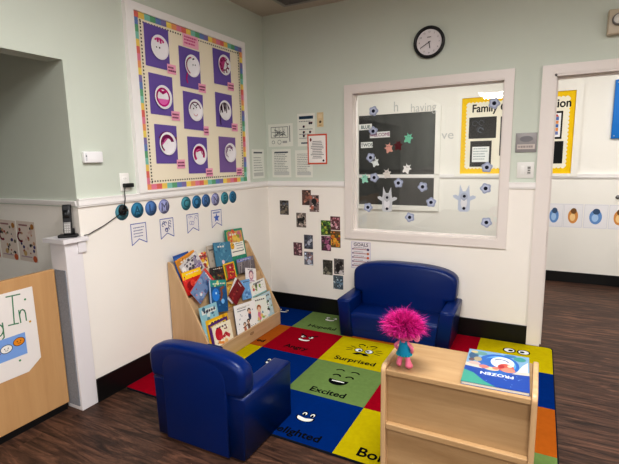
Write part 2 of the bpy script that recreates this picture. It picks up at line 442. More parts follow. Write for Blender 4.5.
# ================================================================== RUG
RX = [0.02, 0.497, 1.007, 1.549, 2.054, 2.572]; RY = [-0.03, -0.475, -0.955, -1.43, -1.893]
RB, RG, RYL, RR, RO = (0, 43, 110), (110, 134, 78), (184, 168, 8), (146, 4, 30), (166, 90, 26)
RC = [[RB, RG, RO, RR, RYL], [RO, RR, RYL, RG, RB], [RYL, RB, RG, RR, RO], [RR, RO, RB, RYL, RG]]
m = MB()
def rugy(j, x): return RY[j] - 0.015 * (x - 1.25) if 0 < j else RY[j]
x0, x1 = RX[0], RX[-1]
outline = []
def rc(cx, cy, a0, r=0.03):
    return [(cx + r*math.cos(math.radians(a0+i*15)), cy + r*math.sin(math.radians(a0+i*15))) for i in range(7)]
yb0, yb1 = rugy(4, x0), rugy(4, x1)
outline = rc(x1-0.03+.006, RY[0]-0.03+.006, 0) + rc(x0+0.03-.006, RY[0]-0.03+.006, 90) + rc(x0+0.03-.006, yb0+0.03-.006, 180) + rc(x1-0.03+.006, yb1+0.03-.006, 270)
m.prism(outline, 0.0, 0.010, 'z', (26, 30, 40), mi=1)
m.depth = 0
zz = 0.0105
for j in range(4):
    for i in range(5):
        a, b = RX[i], RX[i+1]
        p = [(a, rugy(j+1, a)), (b, rugy(j+1, b)), (b, rugy(j, b)), (a, rugy(j, a))]
        if (i, j) == (4, 0): p = p[:2] + [(b, rugy(0, b)-0.03), (b-0.009, rugy(0, b)-0.009), (b-0.03, rugy(0, b))] + p[3:]
        m.add([(q[0], q[1], zz) for q in p], [tuple(range(len(p)))], RC[j][i])
m.M = Matrix.Translation((0, 0, zz))
INK = (14, 16, 18); WH = (228, 228, 224); 
def word(s, x, y, h=0.057, sx=1.04, col=INK): m.text(s, x, y, h, col, 'l', sx, 0.002)
def eyes(x, y, d=0.045, r=0.02, squint=False):
    for k in (-1, 1):
        if squint:
            m.disc(x+k*d, y, r*1.05, INK, r*1.3); m.disc(x+k*d, y-0.004, r*0.8, WH, r*1.0); m.disc(x+k*d, y-0.012, r*0.45, INK, r*0.8)
        else:
            m.disc(x+k*d, y, r*1.35, INK); m.disc(x+k*d, y, r*1.08, WH); m.disc(x+k*d*0.8, y-0.002, r*0.5, INK)
def grin(x, y, w, h, col=WH, tilt=0):
    pts = [(x-w, y+0.012), (x, y), (x+w, y+0.012)] + [(x+w*math.cos(math.radians(a)), y+h*math.sin(math.radians(a))) for a in range(0, -181, -20)]
    m.flat([(x+(px-x)*1.16, y+(py-y)*1.22+0.002) for px, py in pts], INK); m.flat(pts, col)
word('Hopeful', 0.62, -0.395); eyes(0.745, -0.13, 0.036, 0.017); grin(0.745, -0.175, 0.045, 0.024)
word('Angry', 0.65, -0.865); eyes(0.74, -0.62, 0.036, 0.018)
m.line([(0.665, -0.575), (0.725, -0.61)], 0.016, INK); m.line([(0.815, -0.575), (0.755, -0.61)], 0.016, INK); grin(0.74, -0.68, 0.050, 0.024)
word('Surprised', 1.105, -0.895); eyes(1.27, -0.680, 0.042, 0.026)
for a in range(-4, 5): m.line([(1.27+0.11*math.sin(a*0.5)*0.9, -0.675+0.055*math.cos(a*0.5)), (1.27+0.15*math.sin(a*0.5), -0.675+0.085*math.cos(a*0.5))], 0.007, INK)
m.arc(1.22, -0.60, 0.03, 30, 140, 0.012, INK); m.arc(1.32, -0.60, 0.03, 40, 150, 0.012, INK)
m.flat([(1.20, -0.755), (1.235, -0.725), (1.305, -0.725), (1.34, -0.755), (1.30, -0.765), (1.27, -0.745), (1.24, -0.765)], INK)
word('Excited', 1.15, -1.39); m.arc(1.24, -1.145, 0.028, 20, 160, 0.012, INK); m.arc(1.335, -1.145, 0.028, 20, 160, 0.012, INK)
m.arc(1.235, -1.075, 0.035, 40, 150, 0.010, INK); m.arc(1.345, -1.075, 0.035, 30, 140, 0.010, INK); grin(1.28, -1.20, 0.060, 0.048, INK); m.rect(1.235, -1.212, 1.325, -1.20, WH)
word('Delighted', 1.12, -1.855); eyes(1.285, -1.640, 0.026, 0.017, True); grin(1.28, -1.685, 0.050, 0.030)
word('Bored', 1.66, -1.86, 0.068); m.disc(1.80, -1.62, 0.03, INK); m.disc(1.80, -1.625, 0.018, WH); m.disc(1.90, -1.62, 0.03, INK); m.line([(1.76, -1.70), (1.90, -1.70)], 0.012, INK)
eyes(2.33, -0.20, 0.05, 0.034); m.arc(2.33, -0.29, 0.05, 200, 340, 0.012, INK)
word('ed', 0.385, -0.865, 0.05)
eyes(0.21, -0.11, 0.04, 0.018, True); grin(0.22, -0.15, 0.05, 0.02); 
eyes(0.715, -1.12, 0.034, 0.016, True); grin(0.72, -1.165, 0.045, 0.022)
m.M = Matrix()
tag(m.build('rug', [M_RUG, M_FELT]), 'square-patch classroom rug with feeling faces in blue, green, yellow, red and orange', 'rug')
RUGZ = 0.0130

# ================================================================== VINYL SEATS
NAVY = (0, 34, 97)
def arch(hw, lo, zend, zmid, n=18, e=2.6):
    """wide top arch from right to left"""
    pts = []
    for i in range(n+1):
        a = PI * i / n
        c = math.cos(a)
        x = hw * (abs(c) ** (2/e)) * (1 if c >= 0 else -1); z = zend + (zmid-zend) * (abs(math.sin(a)) ** (2/e))
        pts.append((x, z))
    return pts
def seat(name, label, cat, loc, rotz, W, D, harm, zseat, zend, zmid, aw, backt, wb, flare=0.010):
    t = thing(name, label, cat, loc, (0, 0, rotz), 'child-size blue vinyl seats')
    hw = W/2
    for k in (-1, 1):
        m = MB(); xa, xb = (hw-aw, hw) if k > 0 else (-hw, -hw+aw)
        bm = bmesh.new(); bmesh.ops.create_cube(bm, size=1.0)
        for v in bm.verts: v.co = Vector(((xa+xb)/2 + v.co.x*aw, -D/2 + v.co.y*D, harm/2 + v.co.z*harm))
        vert = [e for e in bm.edges if abs(e.verts[0].co.z - e.verts[1].co.z) > 0.1]
        top = [e for e in bm.edges if min(e.verts[0].co.z, e.verts[1].co.z) > harm*0.9]
        bmesh.ops.bevel(bm, geom=top, offset=0.026, segments=5, profile=0.5, affect='EDGES')
        es = [e for e in bm.edges if abs(e.verts[0].co.z - e.verts[1].co.z) > 0.1]
        bmesh.ops.bevel(bm, geom=es, offset=0.012, segments=3, profile=0.5, affect='EDGES')
        # arms lean slightly: front toe in, top slightly flared
        for v in bm.verts: v.co.x += k * flare * (v.co.z/harm - 1.0); v.co.y += -0.012 * (v.co.z/harm - 1) * (-1 if v.co.y < -D/2 else 0)
        m.bm(bm, NAVY)
        arm = m.build('arm', M_VINYL, t)
        # stitched seam down the arm front
        m = MB(); xc = (xa+xb)/2
        m.tube([(xc - 0.030*k, -D-0.0005+0.012, 0.01), (xc - 0.028*k, -D-0.0005, harm-0.06)], 0.0022, (10, 34, 90), 6)
        m.build('piping', M_VINYL, arm)
    a = hw - aw
    m = MB(); m.rbox((-a-0.004, -D+0.006, 0.0), (a+0.004, -0.02, zseat-0.045), 0.004, NAVY, 3); m.build('seat_base', M_VINYL, t)
    m = MB(); 
    m.rbox((-a-0.002, -D+0.004, zseat-0.16), (a+0.002, -backt+0.05, zseat), 0.028, NAVY, 5,
           warp=lambda x, y, z: (x, y, z + (0.012*(1-(x/a)**2)*max(0, 1-((y+D*0.55)/(D*0.45))**2) if z > zseat-0.04 else 0)))
    m.build('seat_cushion', M_VINYL, t)
    m = MB(); w2_ = min(a + 0.022, wb - 0.045); m.prism([(-w2_, 0.0), (w2_, 0.0)] + [(x, z - 0.040) for x, z in arch(w2_, 0, zend - 0.03, zmid, 24, 3.0)], -0.085, 0.0185, 'y', NAVY, bev=0.007, seg=3, sm=True); m.build('back_panel', M_VINYL, t)
    m = MB()
    poly = [(-a+0.002, zseat-0.02), (a-0.002, zseat-0.02), (a-0.002, harm-0.012), (wb-0.02, harm-0.008), (wb-0.004, harm+0.03)] + arch(wb, 0, zend, zmid) + [(-wb+0.004, harm+0.03), (-wb+0.02, harm-0.008), (-a+0.002, harm-0.012)]
    def lean(x, y, z):
        k = max(0.0, z - zseat) / (zmid - zseat)
        bulge = 0.018 * (1-(min(abs(x), wb)/wb)**2) * math.sin(PI*min(1, max(0, k))) if y < -backt*0.6 else 0
        return (x, y - bulge + 0.035*k*(1 if y < -backt*0.5 else 0.15), z)
    m.prism(poly, -backt, 0.014, 'y', NAVY, bev=0.034, seg=5, sm=True, warp=lean)
    b = m.build('backrest', M_VINYL, t)
    return t
seat('loveseat', 'wide blue vinyl child sofa with arched back against the back wall under the window', 'sofa', (1.421, -0.030, RUGZ), 0, 0.960, 0.42, 0.318, 0.205, 0.46, 0.590, 0.108, 0.15, 0.448, 0.034)
seat('armchair', 'blue vinyl child armchair seen from behind beside the book rack', 'armchair', (0.893, -2.150, RUGZ), PI, 0.605, 0.465, 0.345, 0.215, 0.445, 0.553, 0.115, 0.115, 0.315)


# ================================================================== BOOK RACK (left wall)
RY0, RY1 = -1.42, -0.447
RK = (0.0, RY0, RUGZ)
t = thing('book_rack', 'light maple tiered picture book rack standing against the left wall', 'bookcase', (0.012, (RY0+RY1)/2, RUGZ))
hw = (RY1-RY0)/2
prof = [(0, 0), (0.363, 0), (0.363, 0.145), (0.040, 0.745), (0.020, 0.757), (0, 0.757)]
for k in (-1, 1):
    m = MB(); y0, y1 = (hw-0.018, hw) if k > 0 else (-hw, -hw+0.018)
    m.M = Matrix(((1,0,0,0),(0,0,1,0),(0,1,0,0),(0,0,0,1)))   # (u,v,d)->(x=u, y=d, z=v)
    m.prism(prof, y0, y1, 'z', (216, 178, 132), bev=0.004, seg=2, sm=False)
    m.build('side_panel', MAPLE_Z, t)
def slab(m, p, q, th, y0, y1):
    dx, dz = q[0]-p[0], q[1]-p[1]; L = math.hypot(dx, dz); nx, nz = dz/L*th, -dx/L*th
    m.M = Matrix(((1,0,0,0),(0,0,1,0),(0,1,0,0),(0,0,0,1)))
    m.prism([p, q, (q[0]-nx, q[1]-nz), (p[0]-nx, p[1]-nz)], y0, y1, 'z', (214, 178, 134)); m.M = Matrix()
TIERS = {'A': ((0.098, 0.487), (0.043, 0.738)), 'B': ((0.204, 0.287), (0.161, 0.492)), 'C': ((0.314, 0.058), (0.256, 0.290))}
for k, (p, q) in TIERS.items():
    m = MB(); slab(m, p, q, 0.008, -hw+0.018, hw-0.018); m.build('back_panel', MAPLE_Y, t)
for (x0, x1, z) in ((0.088, 0.160, 0.4775), (0.195, 0.258, 0.2775), (0.305, 0.347, 0.0475)):
    m = MB(); m.box((x0, -hw+0.018, z), (x1, hw-0.018, z+0.010), (220, 184, 140)); m.build('ledge', MAPLE_Y, t)
m = MB(); m.rbox((0.347, -hw+0.018, 0.0), (0.363, hw-0.018, 0.122), 0.003, (220, 184, 140), 2, sm=False); lip = m.build('front_lip', MAPLE_Y, t)
m = MB(); m.M = Matrix.Translation((0.363, 0.03, 0.075)) @ Euler(LEFT).to_matrix().to_4x4(); m.disc(0, 0, 0.028, (120, 92, 62), 0.012); m.disc(0, 0, 0.022, (170, 134, 94), 0.007); m.build('maker_badge', M_PLASTIC, lip)

# ------------------------------------------------------------------ picture books
TILT = math.radians(12)
TBASE = {'A': (0.115, 0.50), 'B': (0.222, 0.30), 'C': (0.342, 0.07)}
def book_matrix(tier, off, u, v, roll):
    n = Vector((math.cos(TILT), 0, math.sin(TILT))); up = Vector((-math.sin(TILT), 0, math.cos(TILT))); rt = Vector((0, 1, 0))
    o = Vector((TBASE[tier][0], 0, TBASE[tier][1])) + n*off + rt*u + up*v
    R = Matrix((( rt.x, up.x, n.x, o.x), (rt.y, up.y, n.y, o.y), (rt.z, up.z, n.z, o.z), (0, 0, 0, 1)))
    return R @ Matrix.Rotation(math.radians(roll), 4, 'Z')
def blobs(m, w, h, cols, n, rmin, rmax, box=(-.45, -.45, .45, .45)):
    for _ in range(n):
        r = random.uniform(rmin, rmax); x = random.uniform(box[0], box[2])*w; y = random.uniform(box[1], box[3])*h
        rx = min(r, w*0.5-abs(x)); ry = min(r*random.uniform(.6, 1.3), h*0.5-abs(y))
        if rx > 0.002 and ry > 0.002: m.disc(x, y, rx, random.choice(cols), ry, 10, 0)
def detail(m, w, h, cover):
    r = random.Random(int(w*1e5)+int(h*1e4))
    for _ in range(16):
        x, y = r.uniform(-.44, .44)*w, r.uniform(-.44, .44)*h; k = r.uniform(-60, 60); q = r.uniform(.002, .0065)
        c = tuple(max(0, min(255, int(v + k))) for v in cover)
        m.flat([(x-q, y-q*r.uniform(.4, 1.4)), (x+q*1.2, y-q*.6), (x+q*.8, y+q), (x-q*.7, y+q*r.uniform(.5, 1.6))], c)
    dark = sum(cover) > 420
    y = h*.36
    for k in range(r.randint(3, 5)):
        x = -w*.30 + k*w*.14; m.rect(x, y, x+w*.10, y+h*.045, (70, 60, 70) if dark else (222, 216, 206))
def make_book(label, matrix, w, h, th, cover, art, spine=None, parent_name='picture_book', group='picture books in the rack', cat='book', extra=True):
    t = thing(parent_name, label, cat, group=group); t.matrix_basis = matrix
    m = MB(); e = 0.0012
    m.box((-w/2, -h/2, -e), (w/2, h/2, 0), cover); m.box((-w/2, -h/2, -th), (w/2, h/2, -th+e), cover)
    m.box((-w/2, -h/2, -th+e), (-w/2+e, h/2, -e), spine or cover)
    m.depth = 0; art(m, w, h); m.M = Matrix()
    if extra: detail(m, w, h, cover)
    m.build('cover', M_GLOSSY, t)
    m = MB(); m.box((-w/2+e, -h/2+0.002, -th+e), (w/2-0.003, h/2-0.002, -e), (236, 230, 216)); m.build('pages', M_PAPER, t)
    return t
K = (24, 24, 26)
def art_blue(m, w, h): m.rect(-w/2, -h/2, w/2, h/2-0.018, (58, 110, 178)); blobs(m, w, h, [(120, 160, 210), (30, 70, 140)], 8, .01, .03)
def art_orange(m, w, h): m.rect(-w*.45, -h*.45, w*.45, h*.45, (196, 132, 40)); blobs(m, w, h, [(120, 70, 30), (224, 170, 80), (160, 96, 30)], 14, .008, .025); m.rect(-w*.5, h*.42, w*.5, h*.5, (226, 150, 30))
def art_zebra(m, w, h):
    m.rect(-w/2, -h/2, w/2, h/2, (205, 200, 200)); blobs(m, w, h, [(70, 66, 74), (150, 140, 160), (95, 85, 120), (230, 228, 226)], 34, .008, .022); m.rect(-w*.05, -h*.3, w*.45, -h*.08, (138, 110, 164))
def art_red_yellow(m, w, h):
    m.rect(-w/2, -h/2, w/2, h/2, (238, 226, 200)); blobs(m, w, h, [(224, 180, 40), (204, 60, 50), (240, 204, 80), (160, 60, 60)], 22, .008, .024, (-.1, -.45, .45, .45)); blobs(m, w, h, [(60, 60, 60), (240, 240, 240)], 10, .006, .014, (-.45, -.4, -.1, .45))
def art_plain(c, c2):
    def f(m, w, h): m.rect(-w/2, -h/2, w/2, h/2, c); blobs(m, w, h, [c2], 5, .006, .014)
    return f
def art_teal(m, w, h):
    m.rect(-w/2, -h/2, w/2, h/2, (66, 128, 158)); m.arc(0.0, h*.3, w*.18, 20, 160, .004, (170, 200, 205)); m.arc(0, 0.0, w*.3, 200, 340, .005, (110, 165, 185)); m.arc(0, .01, w*.2, 30, 150, .004, (110, 165, 185))
    m.disc(-w*.08, -h*.34, .018, (232, 200, 205)); blobs(m, w, h, [(92, 150, 176), (50, 108, 140)], 10, .008, .02)
def art_green(m, w, h):
    m.rect(-w*.44, -h*.5, w*.44, h*.42, (240, 236, 226)); m.rect(-w*.44, h*.0, w*.44, h*.42, (206, 160, 90)); blobs(m, w, h, [(212, 90, 60), (230, 170, 40), (150, 160, 50), (226, 196, 90), (196, 110, 130)], 26, .012, .03, (-.4, .05, .4, .38))
    m.disc(-w*.25, -h*.12, .028, (226, 170, 40)); 
    for y in (-.06, -.14, -.24): m.rect(-w*.02, h*y-.003, w*.36, h*y+.003, (150, 150, 150))
    m.rect(-w*.3, -h*.36, w*.38, -h*.33, (90, 90, 90))
def art_forest(m, w, h):
    m.rect(-w/2, -h/2, w/2, h/2, (132, 124, 128)); m.rect(-w/2, h*.28, w*.34, h*.5, (126, 138, 196))
    for i in range(12):
        x = -w*.42 + i*w*.075; m.line([(x, -h*.5), (x+.025, h*random.uniform(.12, .4))], .006, random.choice([(52, 46, 48), (78, 70, 72), (176, 168, 160)]))
def art_yellow_red(m, w, h):
    m.rect(-w/2, -h/2, w/2, h*.18, (212, 52, 46)); m.rect(-w/2, h*.18, w/2, h*.5, (248, 208, 22)); m.disc(-w*.4, h*.30, .005, K)
    m.disc(-w*.2, -h*.14, .035, (150, 30, 40)); m.disc(-w*.05, -h*.05, .025, (232, 90, 70)); m.disc(w*.15, -h*.2, .03, (236, 190, 180)); m.rect(-w*.1, -h*.34, w*.3, -h*.3, (240, 214, 206))
def art_dark(m, w, h): m.rect(-w/2, -h/2, w/2, h/2, (44, 34, 36)); blobs(m, w, h, [(120, 40, 36), (80, 70, 40), (20, 18, 20), (150, 100, 60), (70, 110, 60)], 26, .006, .018)
def art_red_border(m, w, h):
    m.rect(-w*.44, -h*.5, w*.42, h*.42, (188, 24, 40)); blobs(m, w, h, [(150, 16, 30), (214, 70, 60)], 8, .008, .02, (-.2, -.4, .35, .3)); m.rect(-w*.45, -h*.4, -w*.3, h*.4, (120, 130, 50)); m.disc(w*.05, h*.2, .008, (240, 220, 200))
def art_bluegrey(m, w, h):
    m.rect(-w/2, -h/2, w/2, h*.46, (118, 142, 180)); blobs(m, w, h, [(96, 122, 164), (140, 162, 194), (84, 108, 150)], 16, .01, .03); m.rect(-w/2, h*.40, w/2, h*.5, (206, 66, 60)); m.disc(w*.2, -h*.25, .012, (228, 224, 220))
def art_sea(m, w, h):
    m.rect(-w/2, -h/2, w/2, h/2, (38, 92, 140)); m.rect(-w/2, h*.24, w/2, h/2, (44, 150, 140)); blobs(m, w, h, [(96, 196, 160), (30, 110, 110), (220, 220, 140)], 10, .006, .018, (-.3, .28, .45, .46))
    m.disc(-w*.16, -h*.08, .042, (44, 130, 214), .05); m.disc(-w*.14, -h*.02, .010, (190, 226, 250)); m.tube([(w*.14, -h*.25, .001), (w*.22, h*.0, .001), (w*.1, h*.2, .001), (w*.3, h*.22, .001)], .0008, (150, 84, 50), 4)
    m.line([(w*.1, -h*.3), (w*.2, -h*.05), (w*.14, h*.14), (w*.3, h*.2)], .022, (140, 80, 54)); m.disc(w*.22, -h*.36, .02, (130, 190, 240)); m.rect(-w*.5, -h*.5, -w*.43, h*.5, (188, 200, 220))
def art_white_lean(m, w, h): m.rect(-w/2, -h/2, w/2, h/2, (232, 230, 228)); m.rect(-w*.1, -h*.4, w*.05, h*.35, (170, 176, 190)); blobs(m, w, h, [(200, 200, 206)], 5, .006, .012)
def art_dark_red(m, w, h): m.rect(-w/2, -h/2, w/2, h/2, (128, 26, 34)); blobs(m, w, h, [(90, 16, 26), (164, 60, 50), (210, 150, 110)], 9, .005, .016)
def art_cream_yellow(m, w, h): m.rect(-w/2, -h/2, w/2, h/2, (226, 184, 90)); blobs(m, w, h, [(240, 226, 190), (180, 120, 40)], 8, .006, .016)
def art_lightblue(m, w, h): m.rect(-w/2, -h/2, w/2, h/2, (120, 172, 220)); blobs(m, w, h, [(160, 200, 236), (80, 130, 190)], 8, .008, .02)
def art_portrait(m, w, h):
    m.rect(-w/2, -h/2, w/2, h/2, (238, 232, 232)); m.disc(0, -h*.02, .032, (196, 140, 160), .04); m.disc(0, h*.0, .022, (240, 210, 206), .028); m.arc(0, .01, .03, 10, 170, .008, (90, 60, 80)); m.rect(-w*.3, -h*.42, w*.3, -h*.36, (170, 120, 150))
def art_animals(m, w, h):
    m.rect(-w/2, -h/2, w/2, h/2, (240, 238, 232)); blobs(m, w, h, [(90, 96, 60), (196, 90, 80), (60, 60, 60), (220, 190, 130), (140, 176, 90)], 13, .006, .018, (-.35, -.1, .4, .25)); m.rect(-w*.3, h*.3, w*.2, h*.36, (120, 120, 120)); m.rect(-w/2, -h*.5, w/2, -h*.40, (150, 196, 190))
def art_lightteal(m, w, h): m.rect(-w/2, -h/2, w/2, h/2, (150, 196, 206)); m.rect(-w*.4, h*.25, w*.4, h*.4, (224, 226, 220)); blobs(m, w, h, [(90, 140, 160), (214, 220, 214), (70, 110, 130)], 14, .008, .02)
def art_yellow(m, w, h): m.rect(-w/2, -h/2, w/2, h/2, (234, 184, 30)); m.rect(-w*.4, h*.30, w*.42, h*.42, (250, 220, 90)); blobs(m, w, h, [(210, 150, 20)], 6, .01, .02)
def art_purple(m, w, h): m.rect(-w/2, -h/2, w/2, h/2, (92, 44, 118)); m.rect(-w*.42, h*.34, w*.4, h*.42, (214, 190, 60)); m.rect(-w/2, -h/2, w/2, -h*.3, (190, 40, 60)); blobs(m, w, h, [(130, 80, 160)], 6, .01, .02)
def art_squiggle(m, w, h):
    m.rect(-w/2, -h/2, w/2, h/2, (242, 232, 206)); m.disc(-w*.22, h*.12, .04, (196, 34, 52), .05); m.line([(-w*.2, h*.0), (-w*.02, -h*.08), (w*.14, h*.02), (w*.3, -h*.12)], .026, (204, 60, 70))
    m.line([(w*.02, h*.34), (w*.2, h*.38), (w*.24, h*.22), (w*.1, h*.24)], .008, (120, 40, 50)); m.line([(-w*.3, -h*.2), (-w*.05, -h*.3)], .02, (226, 150, 70)); m.disc(w*.1, -h*.28, .02, (236, 190, 120))
def kid(m, x, y, s, hair, top):
    m.disc(x, y-.035*s, .018*s, top, .03*s); m.disc(x, y, .018*s, (240, 204, 176)); m.arc(x, y+.004*s, .016*s, 0, 180, .010*s, hair)
def art_kids(m, w, h):
    m.rect(-w/2, -h/2, w/2, h/2, (244, 241, 238)); kid(m, w*.16, h*.18, 1.1, (70, 40, 30), (60, 60, 90)); kid(m, w*.06, -h*.16, 1.0, (40, 30, 28), (120, 80, 60)); kid(m, -w*.12, -h*.22, .9, (90, 60, 40), (196, 120, 90)); m.line([(-w*.2, -h*.3), (0, -h*.24), (w*.14, -h*.1)], .008, (90, 70, 60))
    m.lines_of_text(-w*.36, w*.1, [h*.36, h*.28], .008, (120, 120, 130)); m.disc(w*.2, h*.12, .01, (196, 60, 60))
def art_girl(m, w, h):
    m.rect(-w/2, -h/2, w/2, h/2, (238, 240, 230)); kid(m, -w*.1, h*.05, 1.5, (206, 120, 60), (226, 130, 160)); blobs(m, w, h, [(150, 180, 90), (236, 200, 120), (120, 160, 170), (226, 120, 130)], 12, .006, .016, (-.4, -.45, .4, -.05))
def art_panda(m, w, h):
    m.rect(-w/2, -h/2, w/2, h/2, (188, 210, 216)); m.disc(w*.06, h*.06, .036, (240, 240, 240)); 
    for k in (-1, 1): m.disc(w*.06+k*.026, h*.06+.028, .013, K); m.disc(w*.06+k*.013, h*.06+.002, .008, K)
    m.disc(w*.06, h*.06-.05, .03, K, .022); m.disc(w*.05, -h*.2, .02, (240, 240, 240)); m.line([(-w*.3, h*.1), (-w*.1, h*.3), (w*.1, h*.36)], .007, (90, 130, 100)); blobs(m, w, h, [(130, 160, 130), (226, 230, 226), (150, 120, 100)], 12, .005, .012)
# tier, layer offset, centre along rack (world y), height up the tier, width, height, roll, cover colour, art, label
BOOKS = [
 ('A', .010, -1.315, .264, .159, .119, 3, (40, 84, 156), art_blue, 'plain blue book at the top back corner of the rack'),
 ('A', .020, -1.270, .234, .216, .148, 12, (206, 140, 40), art_orange, 'orange brown book leaning in the top row next to the blue one'),
 ('A', .030, -1.255, .202, .219, .159, 22, (196, 190, 190), art_zebra, 'grey and purple patterned book leaning in the top row'),
 ('A', .010, -1.125, .222, .143, .136, 0, (236, 224, 196), art_red_yellow, 'yellow and red busy-covered book in the middle of the top row'),
 ('A', .009, -0.992, .231, .097, .187, -3, (178, 166, 150), art_plain((184, 172, 158), (160, 148, 134)), 'thin beige book behind the teal book in the top row'),
 ('A', .034, -0.882, .230, .212, .198, -6, (60, 122, 152), art_teal, 'teal blue book standing in the top row'),
 ('A', .012, -0.657, .293, .241, .236, -3, (36, 142, 112), art_green, 'tallest book with green border and orange scene in the top row'),
 ('A', .034, -0.605, .063, .250, .154, -3, (120, 112, 118), art_forest, 'grey woodland book below the green-bordered book'),
 ('A', .046, -1.295, .100, .205, .174, 1, (212, 52, 46), art_yellow_red, 'red book with bright yellow band across its top'),
 ('A', .044, -1.009, .075, .172, .140, -6, (44, 34, 36), art_dark, 'dark brown book in the middle row beside the red one with yellow border'),
 ('A', .053, -0.862, .076, .140, .142, -1, (240, 196, 40), art_red_border, 'small red book with yellow border in the middle row'),
 ('B', .032, -1.262, .268, .134, .249, -57, (206, 66, 60), art_bluegrey, 'slate blue book with red spine tipped on its side'),
 ('B', .052, -1.137, .179, .200, .196, -12, (38, 92, 140), art_sea, 'underwater blue and teal book tilted at the front of the middle row'),
 ('B', .038, -0.925, .139, .070, .211, -48, (232, 230, 228), art_white_lean, 'narrow white book leaning diagonally across the middle row'),
 ('B', .048, -0.905, .118, .120, .190, -58, (128, 26, 34), art_dark_red, 'dark red book slanted below the narrow white book'),
 ('B', .008, -0.934, .136, .087, .154, -10, (226, 184, 90), art_cream_yellow, 'small golden yellow book behind the narrow white book'),
 ('B', .020, -0.743, .100, .125, .168, -7, (120, 172, 220), art_lightblue, 'light blue book in the middle row behind the white animal book'),
 ('B', .010, -0.621, .196, .150, .126, -16, (238, 232, 232), art_portrait, 'small white book with a pink face in the middle row'),
 ('B', .034, -0.585, .067, .225, .137, 0, (240, 238, 232), art_animals, 'white book with little animals near the low right end of the rack'),
 ('C', -.007, -1.295, .254, .195, .241, -2, (150, 196, 206), art_lightteal, 'pale teal book behind the yellow one in the bottom row'),
 ('C', -.0005, -1.235, .148, .250, .230, -3, (234, 184, 30), art_yellow, 'yellow book behind the purple one in the bottom row'),
 ('C', .006, -1.234, .126, .220, .215, 0, (92, 44, 118), art_purple, 'purple book just behind the cream book in the bottom row'),
 ('C', .0125, -1.214, .113, .215, .182, -2, (242, 232, 206), art_squiggle, 'cream book with a red squiggle at the front of the bottom row'),
 ('C', .007, -0.893, .123, .290, .287, -6, (90, 100, 120), art_kids, 'large white book with three small children in the bottom row'),
 ('C', .0005, -0.674, .114, .209, .287, -8, (238, 240, 230), art_girl, 'white book with a girl in pink in the bottom row'),
 ('C', -.006, -0.567, .129, .190, .264, 0, (188, 210, 216), art_panda, 'pale blue book with a black and white bear at the end of the bottom row'),
]
for (tier, off, u, v, w, h, roll, cov, art, label) in BOOKS:
    if abs(roll) < 15:
        c_, s_ = math.cos(math.radians(roll)), abs(math.sin(math.radians(roll))); top = v + h/2
        h2 = (top - .009 - w/2*s_)*2/(1+c_); v2 = top - h2/2
    else: h2, v2 = h, v
    def art2(m, w_, h_, art=art, h=min(h, h2), h2=h2):
        m.M = Matrix.Translation((0, (h2-h)/2, 0)); art(m, w, h); m.M = Matrix()
    make_book(label, book_matrix(tier, off, u, v2, roll), w, h2, 0.0048 if tier == 'C' else 0.008, cov, art2)

# ================================================================== LOW SHELF in the foreground (seen from its back)
SX0, SX1, SY0, SY1, SZ = 1.866, 2.457, -2.083, -1.757, 0.62; SH_ = SZ - RUGZ
t = thing('low_shelf', 'low light maple shelf unit seen from its panelled back at the rug edge', 'shelf', ((SX0+SX1)/2, (SY0+SY1)/2, RUGZ))
hx, hy = (SX1-SX0)/2, (SY1-SY0)/2
for k in (-1, 1):
    xa, xb = (hx-0.021, hx) if k > 0 else (-hx, -hx+0.021)
    pr = [(-hy, 0), (hy, 0), (hy, SH_-0.012)] 
    pr += [(hy-0.03+0.03*math.cos(math.radians(a)), SH_-0.012+0.03*math.sin(math.radians(a))) for a in range(15, 91, 15)]
    pr += [(-hy+0.03+0.03*math.cos(math.radians(a)), SH_-0.012+0.03*math.sin(math.radians(a))) for a in range(90, 166, 15)] + [(-hy, SH_-0.012)]
    m = MB(); m.prism(pr, xa, xb, 'x', (226, 190, 146), bev=0.005, seg=3, sm=False); m.build('end_panel', MAPLE_Z, t)
xi = hx - 0.021
m = MB(); m.rbox((-xi, -hy+0.004, SH_-0.024), (xi, hy-0.002, SH_), 0.004, (224, 188, 142), 2, sm=False); m.build('top_board', MAPLE, t)
m = MB(); m.box((-xi, -hy+0.030, 0.04), (xi, -hy+0.042, SH_-0.024), (214, 176, 130)); m.build('back_board', MAPLE, t)
m = MB(); m.rbox((-xi, -hy+0.003, 0.335), (xi, -hy+0.03, 0.362), 0.004, (222, 186, 140), 2, sm=False); m.build('rail', MAPLE, t)
m = MB(); m.rbox((-xi, -hy+0.003, 0.02), (xi, -hy+0.03, 0.075), 0.004, (222, 186, 140), 2, sm=False); m.build('rail', MAPLE, t)
for z in (0.04, 0.335):
    m = MB(); m.rbox((-xi, -hy+0.042, z), (xi, hy-0.004, z+0.018), 0.003, (222, 186, 140), 2, sm=False); m.build('shelf_board', MAPLE, t)

